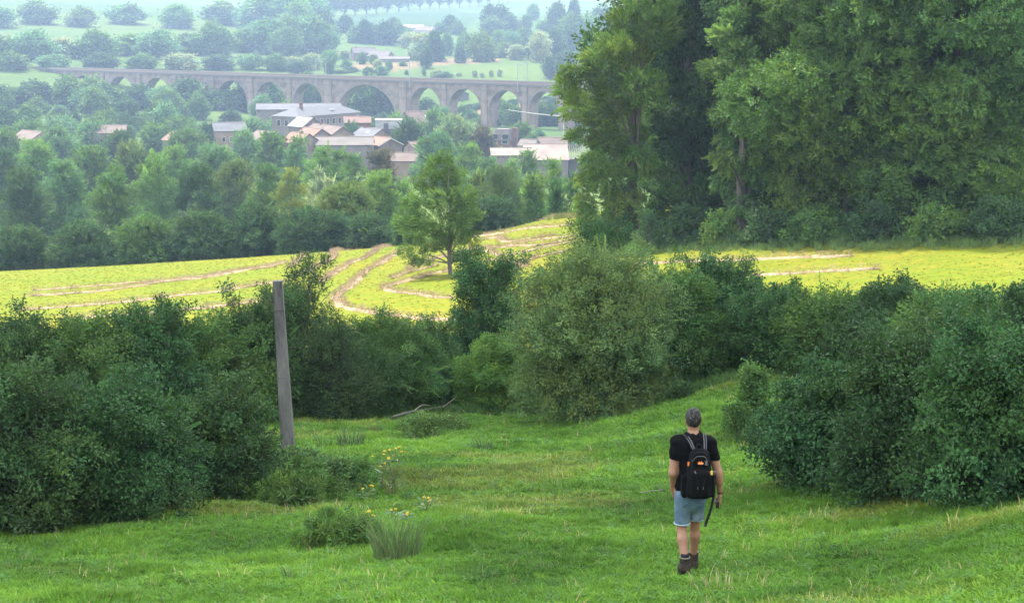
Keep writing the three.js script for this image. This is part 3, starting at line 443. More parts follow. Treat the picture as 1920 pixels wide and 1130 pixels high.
// orchard and garden trees just above the viaduct
[[548, 132, 106, 26, 3], [562, 138, 116, 36, 0], [585, 130, 100, 26, 3], [615, 124, 96, 26, 4], [617, 138, 118, 14, 0], [645, 112, 94, 20, 3], [650, 130, 112, 16, 2], [680, 120, 100, 14, 1], [700, 120, 102, 16, 5], [708, 126, 112, 16, 3], [690, 140, 126, 20, 1], [715, 140, 124, 20, 2], [730, 131, 113, 11, 1], [755, 124, 116, 12, 1], [795, 142, 124, 7, 2], [762, 140, 132, 6, 1], [820, 144, 130, 24, 3], [835, 144, 134, 22, 2], [860, 142, 136, 10, 3], [890, 144, 132, 9, 3], [904, 145, 136, 8, 3], [921, 143, 131, 8, 3], [937, 143, 130, 8, 3], [658, 134, 126, 26, 0], [640, 136, 130, 30, 1], [520, 132, 105, 40, 1], [470, 130, 100, 40, 2], [410, 130, 105, 50, 0], [340, 130, 100, 50, 3], [270, 130, 104, 50, 1], [190, 130, 100, 50, 0], [100, 130, 104, 50, 2], [20, 130, 100, 50, 1]].forEach(([x, b, t, w, k]) => farTree(x, b, t, w, k, 'small hazy garden tree on the slope above the viaduct', 'garden trees above the viaduct', 'garden_tree'));
// trees seen through and in front of the viaduct arches
[[575, 200, 148, 44, 1], [600, 205, 160, 36, 0], [655, 215, 165, 40, 0], [680, 218, 156, 44, 1], [705, 218, 152, 46, 1], [728, 218, 162, 40, 0], [745, 216, 176, 30, 1], [640, 215, 176, 36, 0], [800, 218, 188, 34, 0], [815, 218, 196, 26, 1], [938, 220, 190, 26, 0], [960, 212, 188, 22, 0], [950, 206, 190, 24, 1], [880, 206, 196, 20, 0], [895, 204, 194, 16, 1], [1015, 214, 190, 24, 1], [1035, 214, 186, 22, 0], [975, 190, 184, 20, 0], [1025, 186, 180, 22, 0], [540, 205, 165, 40, 0], [505, 205, 158, 44, 1], [470, 208, 150, 60, 0], [418, 204, 168, 50, 2], [352, 205, 150, 66, 0], [300, 206, 172, 40, 1], [262, 205, 160, 60, 0], [180, 206, 152, 70, 1], [128, 204, 170, 44, 2], [70, 205, 155, 66, 0], [8, 206, 162, 60, 1]].forEach(([x, b, t, w, k]) => farTree(x, b, t, w, k, 'dark hazy tree seen through the arches of the viaduct', 'trees behind the viaduct arches', 'valley_tree', 775));
[[950, 232, 196, 30, 1], [945, 226, 206, 20, 0], [965, 236, 204, 34, 1], [985, 236, 205, 34, 0], [1010, 236, 198, 32, 1], [1035, 236, 200, 34, 0], [1050, 234, 195, 36, 1], [925, 236, 220, 24, 0], [905, 232, 215, 22, 1], [885, 228, 205, 20, 2], [868, 226, 200, 22, 1], [848, 224, 204, 22, 0], [1080, 236, 190, 50, 0], [1120, 236, 190, 50, 1]].forEach(([x, b, t, w, k]) => farTree(x, b, t, w, k, 'hazy green bush at the foot of the viaduct piers', 'bushes at the foot of the viaduct', 'valley_bush', 300));
{ // gardens and copses filling the left part of the valley floor
  const r = rng(777); for (let i = 0; i < 62; i++) { const px = -70 + 605 * r(), fy = 196 + 80 * r() ** 1.3, w = 18 + 34 * r(); farTree(px, fy, fy - w * (0.75 + 0.5 * r()), w, Math.floor(r() * 3), 'hazy tree', 'copses in the left part of the valley', 'valley_tree', 300); }
  for (const [x, y, w] of [[655, 262, 30], [680, 268, 26], [742, 268, 24], [760, 262, 30], [800, 258, 34], [820, 240, 28], [700, 230, 22], [648, 244, 18], [600, 262, 22], [870, 244, 30], [890, 262, 34], [925, 284, 30], [1000, 262, 26], [1070, 268, 30], [720, 222, 24], [860, 232, 30], [830, 228, 26], [1010, 246, 18], [560, 280, 26], [670, 212, 18]]) farTree(x, y + 14, y - w * 0.6 + 6, w, (x | 0) % 3, 'hazy tree', 'garden trees among the village houses', 'garden_tree', 300);
}
console.log('sprigs', sprigCount, 'far trees', farN);
// ---------------------------------------------------------------- railway viaduct across the valley
const stoneTex = noiseTexture(512, (u, v) => { const c = wrapNoise(u, v, 60, 3), s = wrapNoise(u, v, 6, 4, 3), k = 0.125 + 0.08 * c + 0.11 * s, row = Math.abs(((v * 26) % 1) - 0.5) > 0.44 ? 0.82 : 1; return [k * 1.25 * row, k * 0.95 * row, k * 0.74 * row]; });
stoneTex.repeat.set(0.06, 0.06);
const stoneM = std('#ffffff', 0.95, { map: stoneTex }), stoneTrim = std(RGB(0.11, 0.1, 0.095), 0.9), stonePale = std(RGB(0.135, 0.112, 0.098), 0.9), iron = std(RGB(0.2, 0.21, 0.22), 0.6);
const VA = at(536, 140, 775), VB = at(1050, 155, 667), DECK = (VA.y + VB.y) / 2 - 1.2, VDIR = V(VB.x - VA.x, 0, VB.z - VA.z).normalize(), VTURN = Math.atan2(-VDIR.z, VDIR.x);
const alongViaduct = (px, py = 175) => { const a = ray(px, py)[0]; return -(VA.x + a * VA.z) / (VDIR.x + a * VDIR.z); };
{
  const v = thing('railway_viaduct', 'long stone railway viaduct with round arches crossing the valley', 'viaduct', V(VA.x, 0, VA.z), VTURN);
  const base = 2.0, spans = [[-70, -20], [-5, 50], [64, 118], [132, 186], [200, 254], [268, 322], [336, 390], [406, 462], [478, 535], [550, 603], [628, 744], [768, 826], [841, 901], [918, 977], [993, 1047], [1063, 1115], [1130, 1180], [1195, 1243], [1258, 1304], [1319, 1363], [1378, 1420]].map((p) => p.map((x) => alongViaduct(x)));
  const s0 = alongViaduct(-110), s1 = alongViaduct(1500), sh = new THREE.Shape(); sh.moveTo(s0, base);
  spans.forEach(([a, b]) => {
    const big = b - a > 30, R = (b - a) / 2, crown = DECK - (big ? 2.4 : 2.7), spring = Math.max(crown - R, base + 0.5);
    sh.lineTo(a, base); sh.lineTo(a, spring);
    for (let i = 1; i < 32; i++) { const t = Math.PI * (1 - i / 32); sh.lineTo((a + b) / 2 + R * Math.cos(t), spring + (crown - spring) * Math.sin(t)); }
    sh.lineTo(b, spring); sh.lineTo(b, base);
  });
  sh.lineTo(s1, base); sh.lineTo(s1, DECK); sh.lineTo(s0, DECK); sh.closePath();
  part('arcade_wall', new THREE.ExtrudeGeometry(sh, { depth: 6, bevelEnabled: false }).translate(0, 0, -6), stoneM, v);
  spans.forEach(([a, b], i) => {
    const big = b - a > 30, R = (b - a) / 2, crown = DECK - (big ? 2.4 : 2.7), spring = Math.max(crown - R, base + 0.5), H = crown - spring, ring = new THREE.Shape(), c = (a + b) / 2, th = 0.5;
    for (let k = 0; k <= 32; k++) { const t = Math.PI * (1 - k / 32); ring[k ? 'lineTo' : 'moveTo'](c + (R + th) * Math.cos(t), spring + (H + th) * Math.sin(t)); }
    for (let k = 32; k >= 0; k--) { const t = Math.PI * (1 - k / 32); ring.lineTo(c + (R + 0.01) * Math.cos(t), spring + (H + 0.01) * Math.sin(t)); }
    part('arch_ring', new THREE.ExtrudeGeometry(ring, { depth: 0.14, bevelEnabled: false }).translate(0, 0, 0.003), stonePale, v);
    const next = spans[i + 1]; if (next) { const p = (b + next[0]) / 2, w = Math.max(1.6, (next[0] - b) * 0.55), top = DECK - 0.8; part('pilaster', box(w, top - base, 0.55, p, (top + base) / 2, 0.28), stoneM, v); part('pilaster_cap', box(w + 0.5, 0.5, 0.8, p, top - 2.4, 0.41), stoneTrim, v); }
  });
  const L = s1 - s0, cx = (s0 + s1) / 2;
  part('cornice', box(L, 0.55, 0.7, cx, DECK - 0.27, 0.353), stoneTrim, v); part('cornice', box(L, 0.55, 0.7, cx, DECK - 0.27, -6.353), stoneTrim, v);
  part('parapet', box(L, 1.2, 0.45, cx, DECK + 0.6, 0.2), stoneM, v); part('parapet', box(L, 1.2, 0.45, cx, DECK + 0.6, -6.2), stoneM, v);
  part('coping', box(L, 0.18, 0.62, cx, DECK + 1.29, 0.2), stonePale, v); part('coping', box(L, 0.18, 0.62, cx, DECK + 1.29, -6.2), stonePale, v);
  part('track_bed', box(L, 0.3, 5.9, cx, DECK + 0.152, -3), std(RGB(0.16, 0.14, 0.13), 0.95), v);
  [[594.5, 110, 'furthest left of the three'], [770, 115, 'the middle one of three'], [973.5, 119, 'furthest right of the three']].forEach(([px, topY, which]) => {
    const s = alongViaduct(px, 130), q = V(VA.x, 0, VA.z).addScaledVector(VDIR, s), top = at(px, topY, -q.z).y - DECK, g = thing('catenary_gantry', `steel overhead-line gantry on the viaduct, ${which}`, 'gantry', V(q.x, DECK, q.z), VTURN, 'overhead-line gantries on the viaduct');
    part('mast', box(0.26, top + 3, 0.26, 0, (top - 3) / 2, 0.92), iron, g, 'mast fixed outside the parapet'); part('mast', box(0.24, top - 0.3, 0.24, 0, (top + 0.3) / 2, -5.6), iron, g);
    part('crossbeam', box(0.2, 0.3, 7.2, 0, top - 0.2, -2.4), iron, g); part('bracket', box(0.5, 0.4, 0.8, 0, -2.9, 0.55), iron, g); part('hanger', box(0.12, 1.1, 0.12, 0, top - 0.9, -1.4), iron, g); part('hanger', box(0.12, 1.1, 0.12, 0, top - 0.9, -4.0), iron, g);
  });
}
// ---------------------------------------------------------------- village houses
const brickTex = (r, g, b, seed) => { const t = noiseTexture(128, (u, v) => { const k = 0.9 + 0.5 * wrapNoise(u, v, 40, 3, seed) + 0.35 * wrapNoise(u, v, 5, 3, seed); return [r * k, g * k, b * k]; }); t.repeat.set(0.12, 0.12); return t; };
const WALL = { beige: [0.180, 0.139, 0.108], pink: [0.189, 0.130, 0.103], brown: [0.121, 0.090, 0.072], grey: [0.135, 0.117, 0.108], cream: [0.247, 0.215, 0.170], red: [0.117, 0.054, 0.040], white: [0.269, 0.269, 0.269], dark: [0.063, 0.058, 0.058] };
const ROOF = { dusk: [0.062, 0.050, 0.048], slate: [0.054, 0.057, 0.069], orange: [0.128, 0.053, 0.029], brown: [0.078, 0.049, 0.039], pale: [0.161, 0.172, 0.190], taupe: [0.081, 0.066, 0.058], cream: [0.128, 0.106, 0.089], pinkish: [0.167, 0.126, 0.106], red: [0.095, 0.043, 0.031] };
const wallM = {}, roofM = {};
for (const [k, c] of Object.entries(WALL)) wallM[k] = std('#ffffff', 0.9, { map: brickTex(...c, 3) });
for (const [k, c] of Object.entries(ROOF)) roofM[k] = std('#ffffff', 0.8, { map: brickTex(...c, 8) });
const frameM = std(RGB(0.34, 0.33, 0.31), 0.7), glassM = new THREE.MeshPhysicalMaterial({ color: RGB(0.02, 0.025, 0.03), roughness: 0.15, metalness: 0 }), darkM = std(RGB(0.05, 0.045, 0.045), 0.8);
const ringCache = {};
function windowGeo(w, h) { const k = w + '_' + h; if (!ringCache[k]) { const s = new THREE.Shape([[-w / 2 - 0.12, 0], [w / 2 + 0.12, 0], [w / 2 + 0.12, h + 0.24], [-w / 2 - 0.12, h + 0.24]].map(([a, b]) => new THREE.Vector2(a, b))); s.holes.push(new THREE.Path([[-w / 2, 0.12], [-w / 2, h + 0.12], [w / 2, h + 0.12], [w / 2, 0.12]].map(([a, b]) => new THREE.Vector2(a, b)))); ringCache[k] = [new THREE.ExtrudeGeometry(s, { depth: 0.14, bevelEnabled: false }), new THREE.BoxGeometry(w, h, 0.04).translate(0, h / 2 + 0.12, 0.035)]; } return ringCache[k]; }
function addWindow(parent, face, a, y, w, h, L, D) {      // face: f (+z), b (-z), r (+x), l (-x); a along the face from its middle
  const [ring, pane] = windowGeo(w, h), m = part('window', ring, frameM, parent), e = 0.004; part('pane', pane, glassM, m);
  if (face === 'f') m.position.set(a, y, D / 2 + e); if (face === 'b') { m.position.set(-a, y, -D / 2 - e); m.rotation.y = Math.PI; } if (face === 'r') { m.position.set(L / 2 + e, y, -a); m.rotation.y = Math.PI / 2; } if (face === 'l') { m.position.set(-L / 2 - e, y, a); m.rotation.y = -Math.PI / 2; }
  return m;
}
function prism(pts, len) { const s = new THREE.Shape(pts.map(([a, b]) => new THREE.Vector2(a, b))); return new THREE.ExtrudeGeometry(s, { depth: len, bevelEnabled: false }).rotateY(Math.PI / 2).translate(-len / 2, 0, 0); }
function house(name, label, o, group) {
  const d = o.footY ? -ground(o.px, o.footY, o.from ?? 780).z : o.d, p = standPx(o.px, d, o.eaveY), g = thing(name, label, o.category ?? 'house', p, o.yaw, group), { L, D } = o, H = Math.max(2, at(o.px, o.eaveY, d).y - p.y), R = Math.max(0.8, at(o.px, o.apexY, d).y - p.y - H), W = wallM[o.wall ?? 'beige'], T = roofM[o.roof ?? 'brown'], ov = 0.35, th = 0.2;
  if (o.hip) {
    part('wall', box(L, H + 1, D, 0, H / 2 - 0.5, 0), W, g);
    const hl = L / 2 + ov, hd = D / 2 + ov, k = o.hip, P = [[-hl, H, hd], [hl, H, hd], [hl, H, -hd], [-hl, H, -hd], [-hl + k, H + R, 0.02 + (o.flatTop ?? 0)], [hl - k, H + R, 0.02 + (o.flatTop ?? 0)], [hl - k, H + R, -0.02 - (o.flatTop ?? 0)], [-hl + k, H + R, -0.02 - (o.flatTop ?? 0)]], F4 = [[0, 1, 5, 4], [1, 2, 6, 5], [2, 3, 7, 6], [3, 0, 4, 7], [4, 5, 6, 7], [3, 2, 1, 0]];
    F4.forEach((f, i) => { const gg = new THREE.BufferGeometry(); gg.setAttribute('position', new THREE.Float32BufferAttribute(f.flatMap((n) => P[n]), 3)); gg.setAttribute('uv', new THREE.Float32BufferAttribute([0, 0, L, 0, L, D, 0, D], 2)); gg.setIndex([0, 1, 2, 0, 2, 3]); gg.computeVertexNormals(); if (i < 5) part('roof_slope', gg, T, g); else part('soffit', gg, frameM, g); });
  } else {
    part('wall', prism([[D / 2, -1], [D / 2, H], [0, H + R - 0.05], [-D / 2, H], [-D / 2, -1]].map(([a, b]) => [-a, b]), L), W, g);
    const ang = Math.atan2(R, D / 2), len = Math.hypot(R, D / 2) + ov;
    for (const s of [1, -1]) { const m = part('roof_slope', new THREE.BoxGeometry(L + 2 * ov, th, len).translate(0, th / 2 + 0.02, len / 2 * 1), s > 0 && o.roofFront ? roofM[o.roofFront] : T, g); m.position.set(0, H + R, 0); m.rotation.order = 'YXZ'; m.rotation.y = s > 0 ? 0 : Math.PI; m.rotation.x = ang; }
    part('ridge', box(L + 2 * ov, 0.22, 0.4, 0, H + R + 0.2, 0), std(RGB(0.2, 0.15, 0.13), 0.9), g);
    if (o.verge) for (const s of [1, -1]) { const m = part('bargeboard', new THREE.BoxGeometry(0.12, 0.3, len).translate(0, 0, len / 2), frameM, g); m.position.set(L / 2 + ov + 0.07, H + R, 0); m.rotation.order = 'YXZ'; m.rotation.y = s > 0 ? 0 : Math.PI; m.rotation.x = ang; }
    if (o.skylight) { const m = part('skylight', box(1.4, 0.1, 1.1, o.skylight, th + 0.09, len * 0.42), std(RGB(0.34, 0.36, 0.4), 0.3), g); m.position.set(0, H + R, 0); m.rotation.x = ang; }
  }
  for (const [face, a, y, w = 1, h = 1.5] of o.wins ?? []) addWindow(g, face, a, H * y, w, h, L, D);
  for (const [a, b] of o.chimneys ?? []) { const c = part('chimney', box(0.9, 2.4, 0.7, a, H + R * 0.8, b), wallM.red, g); part('chimney_pot', new THREE.CylinderGeometry(0.16, 0.2, 0.6, 8).translate(a, H + R * 0.8 + 1.5, b), roofM.orange, c); }
  return { g, H, R, d };
}
const corner = at(555.7, 218, 540), fa = 58 * Math.PI / 180;
{
  const L = 35, D = 12, c = V(corner.x, 0, corner.z).addScaledVector(V(Math.cos(fa), 0, -Math.sin(fa)), L / 2).addScaledVector(V(Math.sin(fa), 0, Math.cos(fa)), -D / 2), px = 960 + c.x / -c.z * F * CP * 1.012;
  const wins = []; for (let i = 0; i < 10; i++) for (const y of [0.72, 0.40, 0.1]) wins.push(['f', -15.2 + i * 3.4, y, 1.5, 2.0]); for (const a of [-3, 0.5, 4]) wins.push(['l', a, 0.72, 1.4, 2]);
  const f = house('factory', 'long slate-roofed factory with rows of windows beside the viaduct', { px, d: -c.z, L, D, yaw: fa, eaveY: 213.5, apexY: 198, wall: 'grey', roof: 'slate', hip: 6, wins, category: 'factory' });
  part('roof_light', box(1.6, 0.25, 1.6, 4, f.H + f.R * 0.52, D / 4 + 0.2).rotateX(0), std(RGB(0.34, 0.36, 0.4), 0.4), f.g); part('chimney', box(0.9, 3, 0.9, -10, f.H + f.R, 1), wallM.red, f.g);
}
const HGp = 'houses of the village below the viaduct', gab = [['r', -1.6, 0.42, 1, 1.4], ['r', 1.6, 0.42, 1, 1.4]];
[
  ['warehouse', 'long grey-roofed building behind the factory', { px: 560, d: 640, L: 34, D: 10, yaw: 0.1, eaveY: 204, apexY: 194.5, wall: 'grey', roof: 'slate' }],
  ['village_house', 'village house with a pale panelled roof just below the factory', { px: 573, d: 515, L: 9, D: 8, yaw: -0.9, eaveY: 236, apexY: 220, roof: 'slate', roofFront: 'pale', wall: 'brown', wins: gab }],
  ['village_house', 'brown-roofed house behind the orange roofs', { px: 596, d: 508, L: 10, D: 8, yaw: -0.9, eaveY: 247, apexY: 233, roof: 'brown', wall: 'brown', chimneys: [[2, 0]] }],
  ['village_house', 'beige gabled house right of the orange roofs', { px: 627, d: 495, L: 9, D: 8.6, yaw: -0.9, eaveY: 252, apexY: 237, roof: 'brown', wall: 'beige', wins: [['f', -2.6, 0.62, 0.9, 1.8], ['f', 0.4, 0.62, 0.9, 1.8], ...gab] }],
  ['village_house', 'upper one of the two orange-roofed houses at the left', { px: 587, d: 486, L: 10, D: 7, yaw: -0.9, eaveY: 254, apexY: 241, roof: 'orange', wall: 'grey', wins: [['r', -1.5, 0.5], ['r', 1.5, 0.5], ['f', 2, 0.5], ['f', -2, 0.5]] }],
  ['village_house', 'lower one of the two orange-roofed houses at the left edge', { px: 563, d: 468, L: 10, D: 8, yaw: -0.9, eaveY: 266, apexY: 250, roof: 'orange', wall: 'beige', wins: gab, chimneys: [[1, 0]] }],
  ['barn', 'long low barn with a grey-brown roof between the gabled houses', { px: 646, d: 468, L: 17, D: 8, yaw: 0.05, eaveY: 270, apexY: 257, roof: 'taupe', wall: 'grey', category: 'barn' }],
  ['village_house', 'slate-roofed house with a skylight and arched windows', { px: 697, d: 505, L: 11, D: 10, yaw: -0.85, eaveY: 257, apexY: 241, roof: 'slate', wall: 'pink', skylight: 1, wins: [['f', -1, 0.62, 0.9, 1.8], ['f', 1.4, 0.62, 0.9, 1.8], ['f', 3.8, 0.62, 0.9, 1.8]], chimneys: [[-3.5, 0]] }],
  ['village_house', 'orange-roofed house with white bargeboards on its gable', { px: 715, d: 478, L: 9, D: 9, yaw: -0.85, eaveY: 270, apexY: 257.5, roof: 'orange', wall: 'brown', verge: true, wins: [['r', -0.6, 0.5, 1.1, 1.6]] }],
  ['village_house', 'brown-roofed house standing close to the viaduct pier', { px: 783, d: 590, L: 11, D: 10, yaw: 0.65, eaveY: 230, apexY: 209, roof: 'brown', wall: 'brown', wins: [['l', -1.6, 0.5], ['l', 1.6, 0.5], ['f', 0, 0.5]], skylight: 2.5 }],
  ['outbuilding', 'low dark red outbuilding between the factory and the white hall', { px: 669, d: 545, L: 9, D: 8, yaw: 0.15, eaveY: 229, apexY: 219, roof: 'red', wall: 'red', category: 'shed' }],
  ['village_house', 'pink-walled house beside the lone ash crown', { px: 764, d: 425, L: 9, D: 7, yaw: 0.02, eaveY: 300, apexY: 287, roof: 'brown', wall: 'pink', wins: [['f', 2, 0.72, 1, 0.9]] }],
  ['village_house', 'small gabled house under the dark round tree', { px: 783, d: 455, L: 6, D: 6, yaw: 0.6, eaveY: 276, apexY: 266, roof: 'brown', wall: 'beige', verge: false }],
  ['barn', 'tan-roofed shed left of the mansard house', { px: 920, d: 580, L: 12, D: 6, yaw: 0.15, eaveY: 268, apexY: 257, roof: 'taupe', wall: 'grey', category: 'barn' }],
  ['barn', 'barn with a broad pale cream roof below the mansard house', { px: 958, d: 430, L: 11, D: 9, yaw: 0.08, eaveY: 289, apexY: 278, roof: 'cream', wall: 'grey', category: 'barn' }],
  ['village_house', 'brown-roofed house behind the beige shed', { px: 1036, d: 510, L: 9, D: 7, yaw: 0.05, eaveY: 271, apexY: 258, roof: 'brown', wall: 'brown' }],
  ['village_house', 'little house with a tan roof left of the beige shed', { px: 992, d: 470, L: 5, D: 5, yaw: -0.4, eaveY: 272, apexY: 262, roof: 'taupe', wall: 'white' }],
].forEach(([n, l, o]) => house(n, l, o, o.category ? undefined : HGp));
{ // white hall on a dark plinth
  const d = 560, p = standPx(727, d, 240), g = thing('white_hall', 'white flat-roofed hall on a dark stone base', 'hall', p, 0.05), y0 = at(727, 240, d).y - p.y, y1 = at(727, 224.5, d).y - p.y;
  part('plinth', box(11.4, y0 + 1, 8.6, 0, y0 / 2 - 0.5, 0), wallM.dark, g); part('wall', box(9.3, y1 - y0, 8, 0.3, (y0 + y1) / 2 + 0.003, 0.1), wallM.white, g); part('roof_edge', box(9.6, 0.25, 8.3, 0.3, y1 + 0.13, 0.1), frameM, g); part('door', box(1.7, 2.0, 0.1, -0.5, y0 + 1.02, 4.16), darkM, g);
}
{ // mansard house
  const f = house('mansard_house', 'brick house with a pale mansard roof, two dormers and a big chimney', { px: 944, d: 560, L: 7.4, D: 8, yaw: -0.25, eaveY: 261.5, apexY: 241, wall: 'red', roof: 'taupe', hip: 1.7, flatTop: 2.2, wins: [['f', -2.1, 0.56, 1.4, 2.0], ['f', 1.6, 0.56, 2.1, 2.2]] });
  for (const [a, w] of [[-1.9, 1.5], [1.7, 2.1]]) { const m = part('dormer', box(w + 0.3, 2.0, 2.2, a, f.H + 1.3, 3.0), roofM.taupe, f.g); part('dormer_pane', box(w, 1.5, 0.06, a, f.H + 1.3, 4.14), glassM, m); }
  part('chimney', box(1.6, f.R + f.H + 0.5, 2.2, 4.5, (f.R + f.H + 0.5) / 2, 0.6), wallM.red, f.g);
}
{ // beige shed with a half-stripped roof
  const f = house('shed', 'large shed with a sunlit beige roof, part of it bare battens', { px: 1022, d: 440, L: 12, D: 13, yaw: 0.06, eaveY: 296, apexY: 271, roof: 'pinkish', wall: 'grey', category: 'shed' }), ang = Math.atan2(f.R, 6.5), len = Math.hypot(f.R, 6.5);
  for (let i = 0; i < 8; i++) { const m = part('rafter', new THREE.BoxGeometry(0.16, 0.18, len).translate(0, 0, len / 2), stonePale, f.g); m.position.set(6.8 + i * 0.62, f.H + f.R, 0); m.rotation.x = ang; }
  part('purlin', box(5.2, 0.2, 0.2, 8.8, f.H + 0.1, 6.4), darkM, f.g); part('lean_to_wall', box(5, f.H, 5, 8.9, f.H / 2, 2), wallM.dark, f.g);
}
{ // white post with its long arm
  const d = 600, p = standPx(1057, d, 230), g = thing('white_post', 'white post with a long thin white arm in front of the last pier', 'post', p), y1 = at(1057, 219, d).y - p.y, e = at(953, 206, d).sub(p);
  part('post', box(0.5, y1 + 0.5, 0.5, 0, y1 / 2, 0), frameM, g); part('arm', tube([V(0, y1 + 0.2, 0), V(e.x / 2, (y1 + e.y) / 2 - 0.15, e.z / 2), e], 0.22, 0.16, 6, 8), frameM, g);
}
// far farms on the slope
house('farmhouse', 'rambling farm with a dark roof on the slope above the viaduct', { px: 681, footY: 113, L: 15, D: 9, yaw: 0.3, eaveY: 99, apexY: 89, roof: 'dusk', wall: 'brown', chimneys: [[-5, 0]] });
house('barn', 'brown farm barn right of the farmhouse above the viaduct', { px: 714, footY: 114, L: 15, D: 9, yaw: -0.5, eaveY: 105, apexY: 95, roof: 'dusk', wall: 'pink', verge: true, category: 'barn' });
house('barn', 'long low barn with a pale roof beside the hillside farm', { px: 738, footY: 116, L: 20, D: 6, yaw: 0.05, eaveY: 110, apexY: 106, roof: 'taupe', wall: 'brown', category: 'barn' });
[[737, 58, 52, 45, 8, 'cream'], [770, 56, 52, 46, 22, 'pinkish'], [799, 62, 57, 50, 18, 'brown'], [637, 58, 56, 53, 14, 'pale'], [698, 64, 60, 57, 10, 'cream']].forEach(([px, footY, eaveY, apexY, L, roof], i) => house('hill_house', ['small cream hill house below the dark bush', 'long pinkish-roofed house high on the hillside', 'brown-roofed gabled house high on the hillside', 'pale low roof at the edge of the hill wood', 'small cream roof among the hill trees'][i], { px, footY, L, D: 9, yaw: i === 2 ? -0.6 : 0.1, eaveY, apexY, roof, wall: 'white', from: 900 }, 'houses high on the hillside'));
house('field_barn', 'dark field barn with a white roof seen through an arch', { px: 861, footY: 186, L: 7, D: 8, yaw: -0.6, eaveY: 176.5, apexY: 172, roof: 'cream', wall: 'dark', category: 'barn', from: 790 });
[[500, 470, -0.9, 262, 247, 'brown', 'beige'], [428, 540, 0.35, 244, 230, 'slate', 'pink'], [345, 490, -0.6, 262, 249, 'orange', 'grey'], [205, 530, 0.15, 248, 235, 'brown', 'beige'], [60, 500, -0.7, 260, 246, 'brown', 'pink']].forEach(([px, d, yaw, eaveY, apexY, roof, wall], i) => house('village_house', `${roof === 'orange' ? 'orange-tiled' : roof === 'slate' ? 'slate-roofed' : 'brown-roofed'} village house in the left part of the valley, ${['first', 'second', 'third', 'fourth', 'fifth', 'sixth', 'seventh', 'eighth'][i]} left of the factory`, { px, d, L: 11, D: 8.5, yaw, eaveY, apexY, roof, wall, wins: [['f', -2.5, 0.5], ['f', 0, 0.5], ['f', 2.5, 0.5], ...gab] }, HGp));

